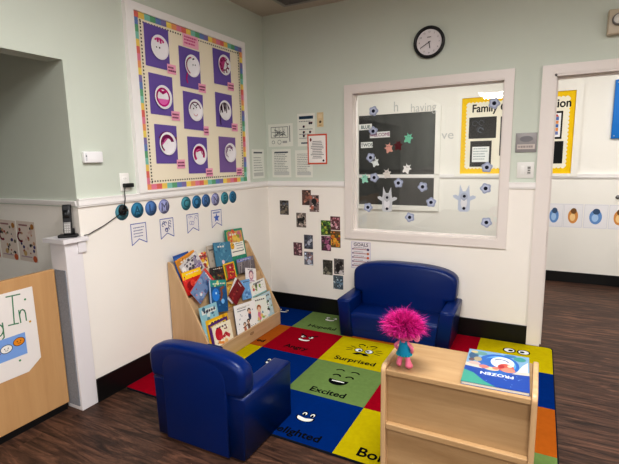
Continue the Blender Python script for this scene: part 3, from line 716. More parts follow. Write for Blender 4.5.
# big picture book lying on the shelf, seen upside down
def art_ocean(m, w, h):
    # laid out facing away from the camera: title near the edge towards the room's front
    m.rect(-w/2, -h/2, w/2, h/2, (118, 156, 186))
    m.rect(-w/2, h*.02, w/2, h/2, (14, 66, 150))
    m.flat([(w*.5, h*.16), (w*.5, h*.5), (-w*.02, h*.5), (w*.16, h*.40), (w*.34, h*.22)], (60, 146, 128))
    m.flat([(-w*.5, -h*.02), (-w*.5, h*.06), (-w*.1, h*.10), (w*.5, h*.04), (w*.5, -h*.06), (w*.1, h*.02)], (190, 184, 172))
    m.disc(-w*.02, -h*.14, w*.33, (20, 92, 170), h*.30); m.disc(-w*.04, -h*.15, w*.26, (90, 150, 200), h*.24); m.disc(w*.02, -h*.10, w*.24, (30, 96, 170), h*.22); m.disc(-w*.08, -h*.20, w*.19, (216, 220, 226), h*.17)
    m.arc(-w*.06, -h*.2, w*.12, 200, 330, .007, (60, 100, 150)); m.disc(-w*.14, -h*.06, w*.13, (190, 84, 66), h*.12); m.disc(-w*.18, h*.0, w*.11, (206, 130, 110), h*.07); m.disc(-w*.07, -h*.08, w*.05, (160, 40, 46), h*.06); m.disc(-w*.2, -h*.12, w*.04, (222, 190, 170), h*.04)
    m.disc(w*.08, h*.03, w*.12, (214, 184, 150), h*.05); m.disc(w*.2, h*.0, w*.08, (196, 116, 106), h*.05); m.disc(w*.36, -h*.06, w*.10, (196, 160, 150), h*.05); m.disc(w*.02, -h*.0, w*.05, (206, 120, 100), h*.04)
    m.disc(w*.4, -h*.3, w*.08, (50, 86, 120), h*.12); m.disc(w*.32, -h*.2, w*.07, (160, 146, 116), h*.07); m.disc(w*.42, -h*.16, w*.05, (96, 76, 80), h*.05); m.disc(w*.3, -h*.40, w*.12, (96, 140, 136), h*.06); m.disc(w*.4, -h*.42, w*.06, (190, 170, 120), h*.04)
    m.flat([(-w*.48, -h*.32), (-w*.48, -h*.02), (-w*.32, -h*.0), (-w*.40, -h*.2)], (206, 212, 222)); m.disc(-w*.35, -h*.38, w*.1, (50, 136, 130), h*.07); m.disc(-w*.2, -h*.44, w*.1, (40, 110, 160), h*.045)
    blobs(m, w, h, [(140, 176, 216), (60, 120, 190)], 40, .001, .0026, (-.48, .08, .2, .46))
    m.text('FROZEN', -w*.02, h*.155, .023, (226, 230, 240), 'c', 1.0, .0009)
cx, cy = 2.303, -1.903
bm_ = Matrix.Translation((cx, cy, SZ + 0.013)) @ Matrix.Rotation(PI + math.radians(1.8), 4, 'Z')
make_book('large blue and white picture book lying flat on the low shelf', bm_, 0.243, 0.322, 0.0125, (24, 70, 140), art_ocean, group=None, extra=False)

# ------------------------------------------------------------------ doll with wild hair, standing with its back to the camera
S = 1.0
t = thing('doll', 'small doll with wild magenta hair and teal dress standing on the low shelf', 'doll', (1.952, -2.034, SZ), (0, 0, math.radians(172)))
# body: skin-modifier skeleton, local front = -y, rotated so that it faces away
vs = []; es = []; rad = []
def jv(p, r): vs.append(p); rad.append(r); return len(vs)-1
pel = jv((0, 0, 0.080), .016); che = jv((0, 0, 0.108), .014); nk = jv((0, 0, 0.124), .010); hd = jv((0, -0.002, 0.138), .012)
es += [(pel, che), (che, nk), (nk, hd)]
for k in (-1, 1):
    hip = jv((k*.012, 0, .070), .011); kn = jv((k*.017, 0, .044), .0115); an = jv((k*.021, 0.002, .018), .0135); to = jv((k*.029, -.020, .0095), .0105); he = jv((k*.022, .013, .0105), .0115)
    es += [(pel, hip), (hip, kn), (kn, an), (an, to), (an, he)]
    sh = jv((k*.018, 0, .116), .0085); el = jv((k*.040, .008, .098), .0078); wr = jv((k*.030, -.006, .082), .007)
    es += [(che, sh), (sh, el), (el, wr)]
    for q, (dx, dz) in enumerate(((-.007, -.010), (-.002, -.013), (.003, -.013), (.008, -.009))):
        f = jv((k*(.031+dx*.6), -.009, .082+dz), .0032); es.append((wr, f))
    th = jv((k*.024, -.014, .080), .0034); es.append((wr, th))
me = bpy.data.meshes.new('body'); me.from_pydata(vs, es, []); 
body = bpy.data.objects.new('body', me); COL.objects.link(body)
sk = body.modifiers.new('skin', 'SKIN')
for i, v in enumerate(me.skin_vertices[0].data): v.radius = (rad[i], rad[i])
me.skin_vertices[0].data[pel].use_root = True
body.modifiers.new('sub', 'SUBSURF').render_levels = 2
body.modifiers['sub'].levels = 1
dg = bpy.context.evaluated_depsgraph_get(); dg.update()
bme = bpy.data.meshes.new_from_object(body.evaluated_get(dg)); bpy.data.objects.remove(body)
PINK = (238, 128, 160)
mb = MB(); mb.add([tuple(v.co) for v in bme.vertices], [tuple(p.vertices) for p in bme.polygons], PINK, 0, True)
# head: wide flattened ball with ears, nose, eyes and mouth (same continuous vinyl mould)
mb.sphere((0, -0.002, 0.158), (.052, .040, .034), PINK, n=28, m=18)
for k in (-1, 1):
    mb.sphere((k*.057, .010, .152), (.015, .007, .019), (242, 150, 172), n=14, m=10)
    mb.sphere((k*.018, -.037, .163), (.010, .004, .011), (245, 245, 245), n=12, m=8); mb.sphere((k*.017, -.0405, .162), (.005, .002, .006), (120, 40, 90), n=10, m=6)
mb.sphere((0, -.041, .153), (.007, .006, .006), (226, 100, 140), n=12, m=8); mb.sphere((0, -.034, .139), (.014, .004, .003), (190, 50, 90), n=12, m=6)
mb.build('body', M_SKIN, t)
m = MB(); prof = [(.0285, .062), (.0295, .064), (.0255, .078), (.0215, .092), (.0195, .106), (.0185, .119), (.0165, .1195)]
TEAL = (26, 142, 178)
pts = []; fs = []; n = 32
for (r, z) in prof:
    for k in range(n):
        a = 2*PI*k/n; rr = r * (1 + (0.07*math.sin(8*a) if z < .07 else 0)); pts.append((rr*math.cos(a)*1.08, rr*math.sin(a)*0.95, z))
for i in range(len(prof)-1):
    for k in range(n): fs.append((i*n+k, i*n+(k+1) % n, (i+1)*n+(k+1) % n, (i+1)*n+k))
m.add(pts, fs, TEAL, 0, True)
for k in (-1, 1): m.tube([(k*.011, .0165, .116), (k*.013, .008, .126), (k*.012, -.012, .120)], .0035, TEAL, 8)
for k in range(16):
    a = 2*PI*k/16; m.sphere((.0300*math.cos(a)*1.08, .0300*math.sin(a)*0.95, .0645), .0030, (60, 190, 190), n=8, m=5)
m.build('dress', M_CLOTH, t)
m = MB(); HC = (196, 4, 122)
m.sphere((0, .008, .178), (.050, .042, .036), HC, n=24, m=14)
rnd = random.Random(3)
for i in range(7000):
    ph = rnd.uniform(0, 2*PI); el = math.asin(rnd.uniform(-0.36, 1.0))
    d = Vector((math.cos(el)*math.cos(ph), math.cos(el)*math.sin(ph), math.sin(el)))
    if d.y < -0.55 and d.z < 0.1: continue
    p0 = Vector((d.x*.044, .008+d.y*.036, .174 + d.z*.034))
    R_ = (.098 if d.z > -.1 else .072) * rnd.uniform(.62, 1.0) * (1.0 if rnd.random() < .95 else 1.14)
    tip = Vector((d.x*R_*1.05, .008+d.y*R_*.9, .172 + d.z*R_*(.98 if d.z > 0 else .75))) + Vector((rnd.gauss(0, .010), rnd.gauss(0, .010), rnd.gauss(0, .008)))
    mid = (p0 + tip)*.5 + Vector((rnd.gauss(0, .005), rnd.gauss(0, .005), .008 + rnd.gauss(0, .004)))
    c = rnd.choice([(198, 4, 126), (212, 8, 138), (180, 2, 112), (220, 20, 148), (206, 6, 130), (150, 0, 92)])
    if R_ > .094: c = (226, 60, 158)
    side = (tip-p0).cross(Vector((rnd.random()-.5, rnd.random()-.5, rnd.random()-.5))).normalized()
    w0 = .0011
    m.add([tuple(p0-side*w0), tuple(p0+side*w0), tuple(mid+side*w0*.75), tuple(mid-side*w0*.75), tuple(tip)], [(0, 1, 2, 3), (3, 2, 4)], c)
m.build('hair', M_HAIR, t)

# ================================================================== LEFT SIDE: newel post, cabinet, phone
t = thing('newel_post', 'square white newel post with flat cap at the wall end', 'post', (-0.07, -2.14, 0))
PW = (228, 224, 226)
m = MB(); m.box((-0.036, -0.0535, 0.03), (0.058, -0.0485, 0.884), (142, 145, 152)); m.build('felt_pad', M_FELT, t)
m = MB(); m.rbox((-0.065, -0.048, 0), (0.074, 0.0605, 1.045), 0.003, PW, 2, sm=False); m.build('shaft', M_TRIM, t)
m = MB(); m.rbox((0.0705, 0.030, 0.976), (0.086, 0.082, 1.045), 0.003, PW, 2, sm=False); m.build('bracket', M_TRIM, t)
m = MB(); m.prism([(-0.095, -0.068), (0.098, -0.068), (0.098, 0.092), (0.0715, 0.092), (0.0715, 0.0605), (-0.095, 0.0605)], 1.045, 1.070, 'z', PW); m.build('cap', M_TRIM, t)

t = thing('half_gate', 'light maple half-height gate panel beside the white newel post', 'gate', (-0.115, -2.90, 0))
m = MB(); m.rbox((-0.014, -0.72, 0.042), (0.014, 0.702, 0.888), 0.004, (212, 176, 128), 2, sm=False); m.build('panel_board', PANEL_W, t)
m = MB(); m.box((-0.012, -0.70, 0.0), (0.006, 0.69, 0.042), BLACK); m.build('bottom_sweep', M_PLASTIC, t)
# sign-in sheet taped to the cabinet
m = MB(); PA = (232, 226, 222)
out = [(-.52, -.24), (0.10, -.245), (.176, -.19), (.175, .236), (-.52, .236)]
m.prism(out, 0, 0.0006, 'z', PA); m.depth = 40
GRN = (70, 128, 92)
lw = .0065
m.line([(.032, .214), (.105, .210)], lw, GRN); m.line([(.064, .213), (.056, .055)], lw, GRN); m.line([(.026, .056), (.079, .051)], lw, GRN)
m.line([(.088, .122), (.090, .050)], lw, GRN); m.line([(.089, .095), (.098, .118), (.108, .120), (.117, .112), (.121, .095), (.121, .052)], lw, GRN)
m.arc(-.032, .045, .030, 0, 360, lw, GRN, 18, .034); m.line([(-.002, .080), (-.003, .0), (-.012, -.008)], lw, GRN)
m.line([(-.085, .10), (-.085, .02)], lw, GRN); m.disc(-.085, .125, .006, GRN); m.arc(-.17, .17, .05, 30, 270, lw, GRN, 14, .04); m.arc(-.17, .09, .05, -90, 90, lw, GRN, 14, .04); m.line([(-.17, .05), (-.215, .065)], lw, GRN)
m.rect(-.52, -.135, .105, -.01, (130, 166, 222))
for (x, y, c) in ((-.07, -.085, (150, 50, 36)), (.0, -.07, (236, 232, 226)), (.068, -.052, (224, 142, 40)), (-.16, -.09, (206, 120, 40)), (-.25, -.085, (150, 50, 36))):
    m.disc(x, y, .032, K, .024); m.disc(x, y, .029, c, .021)
    if c == (150, 50, 36): m.flat([(x-.04, y), (x, y+.035), (x+.04, y), (x, y-.028)], c)
    m.disc(x-.009, y+.003, .003, K); m.disc(x+.009, y+.003, .003, K); m.arc(x, y-.002, .008, 200, 340, .002, K)
for (x, y, c) in ((.14, .04, (206, 160, 50)), (.128, .173, (70, 140, 90)), (-.04, .02, (206, 70, 60)), (.06, -.16, (70, 140, 90)), (-.12, -.19, (50, 110, 70))): m.disc(x, y, .006, c)
tag(m.build('sign_in_sheet', M_GLOSSY, None, (-0.0995, -2.513, 0.585), LEFT), 'white laminated sign-in sheet taped to the gate panel', 'sign')

# cordless phone on the post cap
t = thing('cordless_phone', 'black and silver cordless phone standing in its charger on the newel post cap', 'phone', (-0.052, -2.118, 1.070), (0, 0, math.radians(42)))
m = MB(); m.rbox((-.052, -.036, 0), (.052, .036, .018), .006, (22, 22, 24), 3); m.rbox((-.03, .006, .014), (.03, .03, .05), .006, (20, 20, 22), 3); m.build('charger', M_PLASTIC, t)
m = MB(); m.M = Matrix.Rotation(math.radians(-8), 4, 'X'); m.rbox((-.023, -.022, .014), (.023, .004, .192), .007, (30, 30, 33), 3); h = m.build('handset', M_PLASTIC, t)
m = MB(); m.M = Matrix.Rotation(math.radians(-8), 4, 'X'); m.rbox((-.019, -.0242, .022), (.019, -.020, .088), .0015, (150, 148, 146), 2)
for r_ in range(4):
    for c_ in range(3): m.rbox((-.015+c_*.011, -.0256, .026+r_*.014), (-.007+c_*.011, -.0238, .035+r_*.014), .0008, (190, 188, 186), 1)
m.build('keypad', M_PLASTIC, h)
m = MB(); m.M = Matrix.Rotation(math.radians(-8), 4, 'X'); m.rbox((-.017, -.0236, .11), (.017, -.021, .160), .001, (12, 14, 18), 1); m.build('screen', M_GLOSSY, h)

# outlet, adapter and cord
t = thing('wall_outlet', 'white electrical outlet low on the green wall beside the bulletin board', 'outlet', (0, -1.73, 1.375), LEFT)
m = MB(); m.rbox((-.036, -.058, 0), (.036, .058, .006), .0025, (238, 236, 232), 2); m.build('cover_plate', M_PLASTIC, t)
for z in (-.022, .022):
    m = MB(); m.rbox((-.017, z-.014, .005), (.017, z+.014, .0085), .003, (246, 244, 240), 2); m.depth = 0; m.M = Matrix.Translation((0, 0, .0085)); m.rect(-.008, z-.004, -.006, z+.006, (60, 60, 60)); m.rect(.006, z-.004, .008, z+.006, (60, 60, 60)); m.build('socket', M_PLASTIC, t)
t = thing('power_adapter', 'black power adapter plugged into the wall outlet with a dangling cord', 'adapter', (0.0085, -1.722, 1.353), LEFT)
m = MB(); m.rbox((-.032, -.013, 0), (.036, .013, .032), .005, (22, 22, 24), 3); m.build('plug', M_PLASTIC, t)
m = MB(); m.M = Matrix.Rotation(-PI/2, 4, 'Z').inverted() if False else Matrix()
def L2(y, z, d): return (y+1.722, z-1.353, d-0.0085)
pth = [L2(-1.745, 1.345, .020), L2(-1.757, 1.31, .026), L2(-1.764, 1.27, .036), L2(-1.77, 1.225, .030), L2(-1.765, 1.19, .016)]
m.tube(pth, .0028, (30, 30, 32), 8)
pth2 = [L2(-1.79, 1.175, .014), L2(-1.85, 1.145, .010), L2(-1.93, 1.11, .010), L2(-2.00, 1.088, .012), L2(-2.035, 1.076, .014), L2(-2.058, 1.0745, .006)]
m.tube(pth2, .0028, (40, 40, 42), 8); m.build('cord', M_PLASTIC, t)
m = MB()
for i in range(5):
    a = i*0.5; pts = [L2(-1.775+.026*math.cos(q/12*2*PI+a)*(1-.1*i), 1.195+.030*math.sin(q/12*2*PI+a), .012+.005*i) for q in range(13)]
    m.tube(pts, .0038, (20, 20, 22), 6)
m.rbox(L2(-1.80, 1.185, .006), L2(-1.75, 1.203, .040), .004, (16, 16, 18), 2); m.build('cord_bundle', M_PLASTIC, t)

# sensor box on the wall
t = thing('wall_sensor', 'small white sensor box mounted on the green wall left of the bulletin board', 'sensor', (0, -1.957, 1.536), LEFT)
m = MB(); m.rbox((-.064, -.034, 0), (.064, .034, .028), .006, (238, 237, 238), 3); m.build('housing', M_PLASTIC, t)
m = MB(); m.rbox((-.058, -.022, .026), (-.046, .022, .030), .002, (214, 214, 218), 2); m.M = Matrix.Translation((0, 0, .030)); m.disc(-.052, .006, .004, (60, 62, 70)); m.build('lens', M_PLASTIC, t)

# ================================================================== BULLETIN BOARD (left wall)
BY0, BY1, BZ0, BZ1 = -1.635, -0.340, 1.294, 2.523
t = thing('bulletin_board', 'white framed bulletin board with rainbow square border on the left wall', 'bulletin board', (0, (BY0+BY1)/2, (BZ0+BZ1)/2), LEFT)
bw_, bh = (BY1-BY0)/2, (BZ1-BZ0)/2
m = MB()
fw = .068
m.prism([(-bw_, -bh), (-bw_+fw, -bh+.016), (-bw_+fw, bh-.05), (-bw_, bh)], 0, .030, 'z', WHITE); m.prism([(bw_-fw*.55, -bh+.016), (bw_, -bh), (bw_, bh), (bw_-fw*.55, bh-.05)], 0, .030, 'z', WHITE)
m.prism([(-bw_, bh), (-bw_+fw, bh-.05), (bw_-fw*.55, bh-.05), (bw_, bh)], 0, .030, 'z', WHITE); m.prism([(-bw_, -bh), (bw_, -bh), (bw_-fw*.55, -bh+.016), (-bw_+fw, -bh+.016)], 0, .030, 'z', WHITE)
m.build('frame', M_TRIM, t)
ix0, ix1, iz0, iz1 = -bw_+fw, bw_-fw*.55, -bh+.016, bh-.05
m = MB(); m.box((ix0-.005, iz0-.003, 0.002), (ix1+.005, iz1+.005, .014), (240, 230, 208)); m.build('backing', M_PAPER, t)
m = MB(); m.M = Matrix.Translation((0, 0, .015)); 
RBW = [(60, 150, 140), (64, 140, 80), (54, 84, 150), (88, 70, 140), (206, 66, 66), (226, 120, 50), (226, 190, 60), (206, 96, 130)]
bwid = .038; q = 0
seq = [(236, 212, 110), (230, 160, 110), (222, 134, 156), (218, 116, 106), (232, 200, 104), (136, 194, 180), (106, 166, 126), (112, 136, 188), (136, 124, 174)]
nx = 24; nz = 24
for i in range(nx):
    a, b = ix0 + (ix1-ix0)*i/nx, ix0 + (ix1-ix0)*(i+1)/nx
    m.rect(a, iz1-bwid, b, iz1, seq[(i*1+3) % 9]); m.rect(a, iz0, b, iz0+bwid, seq[(i*1+1) % 9])
    [(m.disc(a+(b-a)*f_, iz1-bwid-.018, .0062, K, n=8), m.disc(a+(b-a)*f_, iz0+bwid+.018, .0062, K, n=8)) for f_ in (.25, .75)]
for i in range(nz):
    a, b = iz0+bwid + (iz1-iz0-2*bwid)*i/nz, iz0+bwid + (iz1-iz0-2*bwid)*(i+1)/nz
    m.rect(ix0, a, ix0+bwid, b, seq[(i*1+2) % 9]); m.rect(ix1-bwid, a, ix1, b, seq[(i*1+5) % 9])
    [(m.disc(ix0+bwid+.018, a+(b-a)*f_, .0062, K, n=8), m.disc(ix1-bwid-.018, a+(b-a)*f_, .0062, K, n=8)) for f_ in (.25, .75)]
m.build('border', M_PAPER, t)
# nine purple art sheets with painted plates, and pink name tags
PUR = (112, 90, 164)
SH = [(-1.372, 2.280, .222, .275, -1), (-1.052, 2.191, .226, .287, -1), (-0.662, 2.260, .226, .276, 0), (-1.362, 1.963, .220, .274, -1), (-1.042, 1.878, .220, .276, -2), (-0.664, 1.916, .222, .276, -1), (-1.348, 1.623, .212, .272, -1), (-1.022, 1.545, .224, .280, -1), (-0.645, 1.549, .228, .298, -1)]
PL = [(-1.355, 2.282), (-1.034, 2.212), (-.639, 2.285), (-1.354, 1.949), (-1.026, 1.887), (-.660, 1.917), (-1.342, 1.628), (-1.011, 1.553), (-.616, 1.566)]
TG = [(-1.250, 2.154), (-.930, 2.063), (-.560, 2.122), (-1.240, 1.829), (-.910, 1.738), (-.530, 1.784), (-1.218, 1.481), (-.900, 1.408), (-.490, 1.402)]
rowname = ['top', 'middle', 'bottom']; colname = ['first', 'centre', 'last']
MAG = (196, 30, 120)
for i in range(9):
    y, z, w, h, rt = SH[i]
    r_, c_ = i // 3, i % 3
    desc = ['magenta streaks over the brow of the painted plate', 'pink loop down one side of the plate', 'dark pink curls around the painted plate', 'a bright pink ring on its plate', 'black squiggle eyes on the plate', 'dark yarn hanging over the plate', 'a thick purple tuft over the plate', 'a pink arch on the plate', 'fine purple lines on the plate'][i]
    t = thing('plate_artwork', f'purple sheet with {desc}, {rowname[r_]} row', 'artwork', (0.0165, y, z), LEFT, 'purple plate artworks on the bulletin board')
    m = MB(); m.M = Matrix.Rotation(math.radians(rt), 4, 'Z'); m.box((-w/2, -h/2, 0), (w/2, h/2, .0008), PUR if i != 8 else (130, 102, 160)); m.build('sheet', M_PAPER, t)
    px, pz = PL[i][0]-y, PL[i][1]-z
    m = MB(); m.M = Matrix.Translation((px, pz, .0012)) @ Matrix.Scale(1, 4)
    R = .082
    m.lathe([(R, .010), (R*.97, .012), (R*.78, .004), (.001, .004)], (238, 234, 238), 28)
    m.M = Matrix.Translation((px, pz, .0055)); rr = random.Random(i)
    if i in (0, 2, 3, 6, 7):
        a0_, a1_ = {0: (40, 140), 2: (70, 250), 3: (190, 350), 6: (60, 200), 7: (20, 160)}[i]
        m.flat([(.072*math.cos(math.radians(a0_+(a1_-a0_)*q/12)), .072*math.sin(math.radians(a0_+(a1_-a0_)*q/12))) for q in range(13)], {0: (214, 110, 172), 2: (186, 70, 130), 3: (224, 110, 180), 6: (196, 90, 150), 7: (224, 120, 176)}[i])
    def A(rad, a0, a1, wd, c, ryf=1.0): m.arc(0, 0, rad, a0, a1, wd, c, 14, rad*ryf)
    if i == 0: [m.line([(x, .062-abs(x)*.3), (x*1.1, .025+rr.random()*.03)], .016, MAG) for x in (-.055, -.035, -.012, .012, .034)]; m.disc(.0, -.002, .006, K); m.disc(-.028, -.002, .005, K)
    elif i == 1: A(.066, 100, 240, .022, MAG); m.line([(-.05, -.045), (-.07, -.10), (-.06, -.13)], .012, MAG); m.line([(.01, .05), (.035, .062)], .010, K); m.disc(.01, .01, .005, K); m.disc(.035, .012, .005, K)
    elif i == 2: 
        for a in range(0, 360, 40): m.arc(.055*math.cos(math.radians(a)), .055*math.sin(math.radians(a)), .018, 0, 300, .010, (140, 24, 84))
    elif i == 3: A(.066, 0, 360, .026, (206, 26, 136)); m.line([(-.04, .05), (0, .03), (.04, .05)], .02, MAG)
    elif i == 4: A(.064, 20, 170, .016, (120, 30, 90)); m.disc(-.02, .012, .006, K); m.disc(.012, .022, .006, K); m.line([(-.03, .05), (0, .03), (.03, .05)], .006, (60, 40, 60)); m.arc(0, -.02, .022, 200, 340, .004, (200, 60, 90))
    elif i == 5:
        for k in range(12): x = -.06+k*.010; m.line([(x, .07-abs(x)*.4), (x+rr.uniform(-.02, .02), .02-rr.random()*.04)], .009, (52, 18, 44))
        m.line([(-.05, .03), (-.068, -.06), (-.062, -.12)], .008, (60, 20, 50))
    elif i == 6:
        for k in range(9): a = math.radians(30+k*16); m.line([(.045*math.cos(a), .045*math.sin(a)), (.085*math.cos(a-.2), .082*math.sin(a-.2))], .018, (120, 20, 84))
        A(.062, 150, 230, .018, MAG); m.line([(.05, .045), (.09, .04)], .016, (110, 20, 80))
    elif i == 7: A(.055, -20, 220, .024, (204, 30, 120)); m.line([(-.03, .02), (.02, .035), (.035, .0)], .010, MAG)
    else:
        for k in range(6): m.arc(rr.uniform(-.02, .02), rr.uniform(.0, .02), .045, rr.uniform(0, 90), rr.uniform(120, 240), .005, (110, 40, 110))
        m.disc(.0, .02, .006, K)
    m.build('painted_plate', M_PAPER, t)
    m = MB(); tw, thh = (.085, .066) if i != 4 else (.06, .07)
    m.box((-tw/2, -thh/2, 0), (tw/2, thh/2, .0006), (240, 172, 196)); m.depth = 40
    m.lines_of_text(-tw*.4, tw*.48, [thh*.16, -thh*.18], .012, (120, 50, 80))
    tag(m.build('name_tag', M_PAPER, None, (.0195, TG[i][0], TG[i][1]), (PI/2, 0, PI/2)), f'pink name tag at the lower corner of the {rowname[r_]} row {colname[c_]} purple artwork', 'name tag', 'pink name tags on the bulletin board')
m = MB(); m.box((-.085, -.045, 0), (.085, .045, .0006), (242, 182, 202)); m.depth = 40; m.lines_of_text(-.07, .075, [.024, .003, -.02], .013, (206, 90, 140))
tag(m.build('title_card', M_PAPER, None, (.0165, -1.028, 2.390), LEFT), 'wide pink title card above the centre column of purple artworks', 'card')

# letter circles and pennants under the rail
CIRC = [(-1.769, (94, 158, 175), 'C'), (-1.643, (62, 138, 175), 'A'), (-1.523, (92, 133, 192), 'L'), (-1.400, (158, 163, 213), 'M'), (-1.172, (82, 155, 170), 'C'), (-1.052, (64, 134, 180), 'O'), (-.940, (87, 128, 183), 'R'), (-.820, (163, 163, 208), 'N'), (-.695, (81, 158, 175), 'E'), (-.580, (64, 134, 175), 'R')]
cd = ['teal letter circle behind the bundled black cord', 'deep teal letter circle reading A', 'blue letter circle reading L', 'lavender letter circle reading M', 'teal letter circle reading C', 'deep blue letter circle reading O', 'blue letter circle reading R between O and N', 'lavender letter circle reading N', 'teal letter circle reading E', 'dark teal letter circle reading R at the end of the row']
for (y, c, ch), lb in zip(CIRC, cd):
    m = MB(); m.lathe([(.001, 0), (.052, 0), (.053, .0008), (.001, .0008)], c, 28); m.depth = 50
    dk = tuple(int(v*.66) for v in c)
    m.arc(0, 0, .048, 0, 360, .003, dk, 24)
    if c[2] > 195:
        for k in range(5): m.line([(-.03+k*.015-.01, -.035), (-.03+k*.015+.01, .035)], .004, (200, 204, 236))
    m.text(ch, 0, -.029, .058, dk, 'c', 1, .002)
    tag(m.build('letter_circle', M_PAPER, None, (-0.0001, y, 1.180), LEFT), lb, 'letter', 'blue letter circles under the chair rail')
PEN = [(-1.646, ['l']), (-1.386, ['d']), (-1.110, ['g']), (-.818, ['s'])]
pl = ['paper pennant with lines of writing under the circle reading A', 'paper pennant with dark drawings under the circle reading M', 'paper pennant with faint sketches under the circle reading C', 'paper pennant with a blue star under the circles reading N']
for (y, k), lb in zip(PEN, pl):
    m = MB(); o = [(-.064, .073), (.064, .071), (.064, -.068), (0, -.035), (-.064, -.070)]
    m.prism(o, 0, .0006, 'z', (232, 228, 228)); m.depth = 40
    m.line(o + [o[0]], .006, (110, 116, 176))
    if k[0] == 'l': m.lines_of_text(-.045, .055, [.045, .025, .005, -.015], .006, (120, 124, 160))
    elif k[0] == 'd':
        for q in range(9): m.arc(random.uniform(-.04, .04), random.uniform(-.02, .05), .012, 0, random.uniform(180, 360), .005, (86, 92, 150))
    elif k[0] == 'g':
        for q in range(7): m.arc(random.uniform(-.04, .04), random.uniform(-.02, .05), .014, 0, random.uniform(180, 360), .004, (166, 160, 196))
    else:
        m.rect(-.045, .045, .045, .058, (150, 156, 196)); m.flat([(r*math.cos(math.radians(90+36*q)), .006+r*math.sin(math.radians(90+36*q))) for q in range(10) for r in [.042 if q % 2 == 0 else .018]], (86, 112, 190))
    tag(m.build('paper_pennant', M_PAPER, None, (-0.0001, y, 1.017), LEFT), lb, 'pennant', 'paper pennants under the letter circles')

# ================================================================== PAPERS
def sheet(name, label, cat, rot, loc, w, h, col, draw, group=None, tilt=0, mat=None, th=.0006):
    m = MB(); m.M = Matrix.Rotation(math.radians(tilt), 4, 'Z'); m.box((-w/2, -h/2, 0), (w/2, h/2, th), col); m.depth = 40; m.M = m.M @ Matrix.Translation((0, 0, th-.0006))
    draw(m, w, h)
    return tag(m.build(name, mat or M_PAPER, None, loc, rot), label, cat, group)
GY = (120, 124, 124)
def d_doc(n, top=.40, hd=False):
    def f(m, w, h):
        if hd: m.rect(-w*.36, h*.36, w*.36, h*.41, (90, 96, 100))
        m.lines_of_text(-w*.38, w*.40, [h*(top-.78*i/n) for i in range(1, n)], h*.018, GY)
        m.rect(-w*.4, -h*.42, w*.4, -h*.30, (196, 198, 194))
    return f
def d_map(m, w, h):
    m.line([(-w*.38, -h*.1), (-w*.38, h*.36), (w*.3, h*.36), (w*.3, -h*.1), (-w*.38, -h*.1)], .005, (110, 114, 112))
    for x in (-.2, -.05, .1): m.line([(w*x, -h*.1), (w*x, h*.36)], .004, (120, 124, 120))
    for q in range(14): m.line([(w*random.uniform(-.35, .25), h*random.uniform(-.05, .32)) for _ in range(2)], .004, (90, 94, 92))
    m.rect(w*.36, -h*.3, w*.39, h*.4, (120, 124, 122)); m.arc(-w*.05, -h*.3, .02, 0, 360, .004, GY); m.arc(-w*.3, -h*.3, .015, 0, 360, .004, GY); m.rect(w*.08, -h*.35, w*.26, -h*.25, (170, 172, 168))
def d_safety(m, w, h):
    m.rect(-w*.40, h*.33, w*.40, h*.42, (34, 62, 84))
    for (x, y) in ((-.14, .10), (.2, .20), (-.14, -.07), (.22, -.07), (-.14, -.18), (.30, .20)): m.disc(w*x, h*y, .011, (40, 44, 60), .012); m.disc(w*x+.008, h*y+.006, .005, (150, 70, 60))
    m.lines_of_text(-w*.4, w*.4, [h*.02, -h*.13, -h*.25, h*.26], .006, GY); m.rect(-w*.3, -h*.42, w*.2, -h*.38, (60, 76, 90))
def d_red(m, w, h):
    m.rect(-w*.44, -h*.45, w*.44, h*.45, (240, 236, 232)); m.disc(-w*.33, h*.32, .010, (120, 50, 50), .016)
    for i in range(11): ww = random.uniform(.16, .34); m.rect(-w*ww, h*(.26-.055*i)-.003, w*ww, h*(.26-.055*i)+.003, (130, 128, 132))
    m.disc(w*.32, -h*.38, .010, (60, 50, 60))
def d_card(m, w, h): m.disc(0, -h*.15, .012, (90, 70, 50)); m.rect(-w*.3, h*.1, w*.3, h*.36, (226, 206, 170)); m.rect(-w*.2, -h*.4, w*.2, -h*.35, (170, 130, 90))
OFFW = (226, 227, 218)
sheet('notice_paper', 'white floor plan sheet, widest of the notices in the wall corner', 'paper', BACK, (.165, 0.0001, 1.730), .275, .215, OFFW, d_map, 'notices on the green wall')
sheet('notice_paper', 'tall white notice with dark blue header and small round icons', 'paper', BACK, (.446, 0.0001, 1.768), .185, .300, OFFW, d_safety, 'notices on the green wall')
sheet('note_card', 'small tan card pinned at the upper end of the notices', 'card', BACK, (.593, 0.0001, 1.853), .066, .131, (216, 196, 156), d_card)
sheet('notice_paper', 'white text notice below the floor plan sheet', 'paper', BACK, (.167, 0.0001, 1.463), .213, .272, OFFW, d_doc(13, .42, True), 'notices on the green wall')
sheet('notice_paper', 'white text notice partly behind the red-bordered sheet', 'paper', BACK, (.414, 0.0001, 1.455), .186, .256, OFFW, d_doc(12, .42), 'notices on the green wall')
sheet('red_bordered_notice', 'white notice with an orange red border on the green wall', 'paper', BACK, (.558, .0001, 1.587), .200, .276, (206, 90, 66), d_red, th=.0032)
sheet('notice_paper', 'pale notice alone on the left wall beside the bulletin board', 'paper', LEFT, (-.0001, -.155, 1.462), .205, .276, (228, 230, 222), d_doc(9, .3, True), 'notices on the green wall')

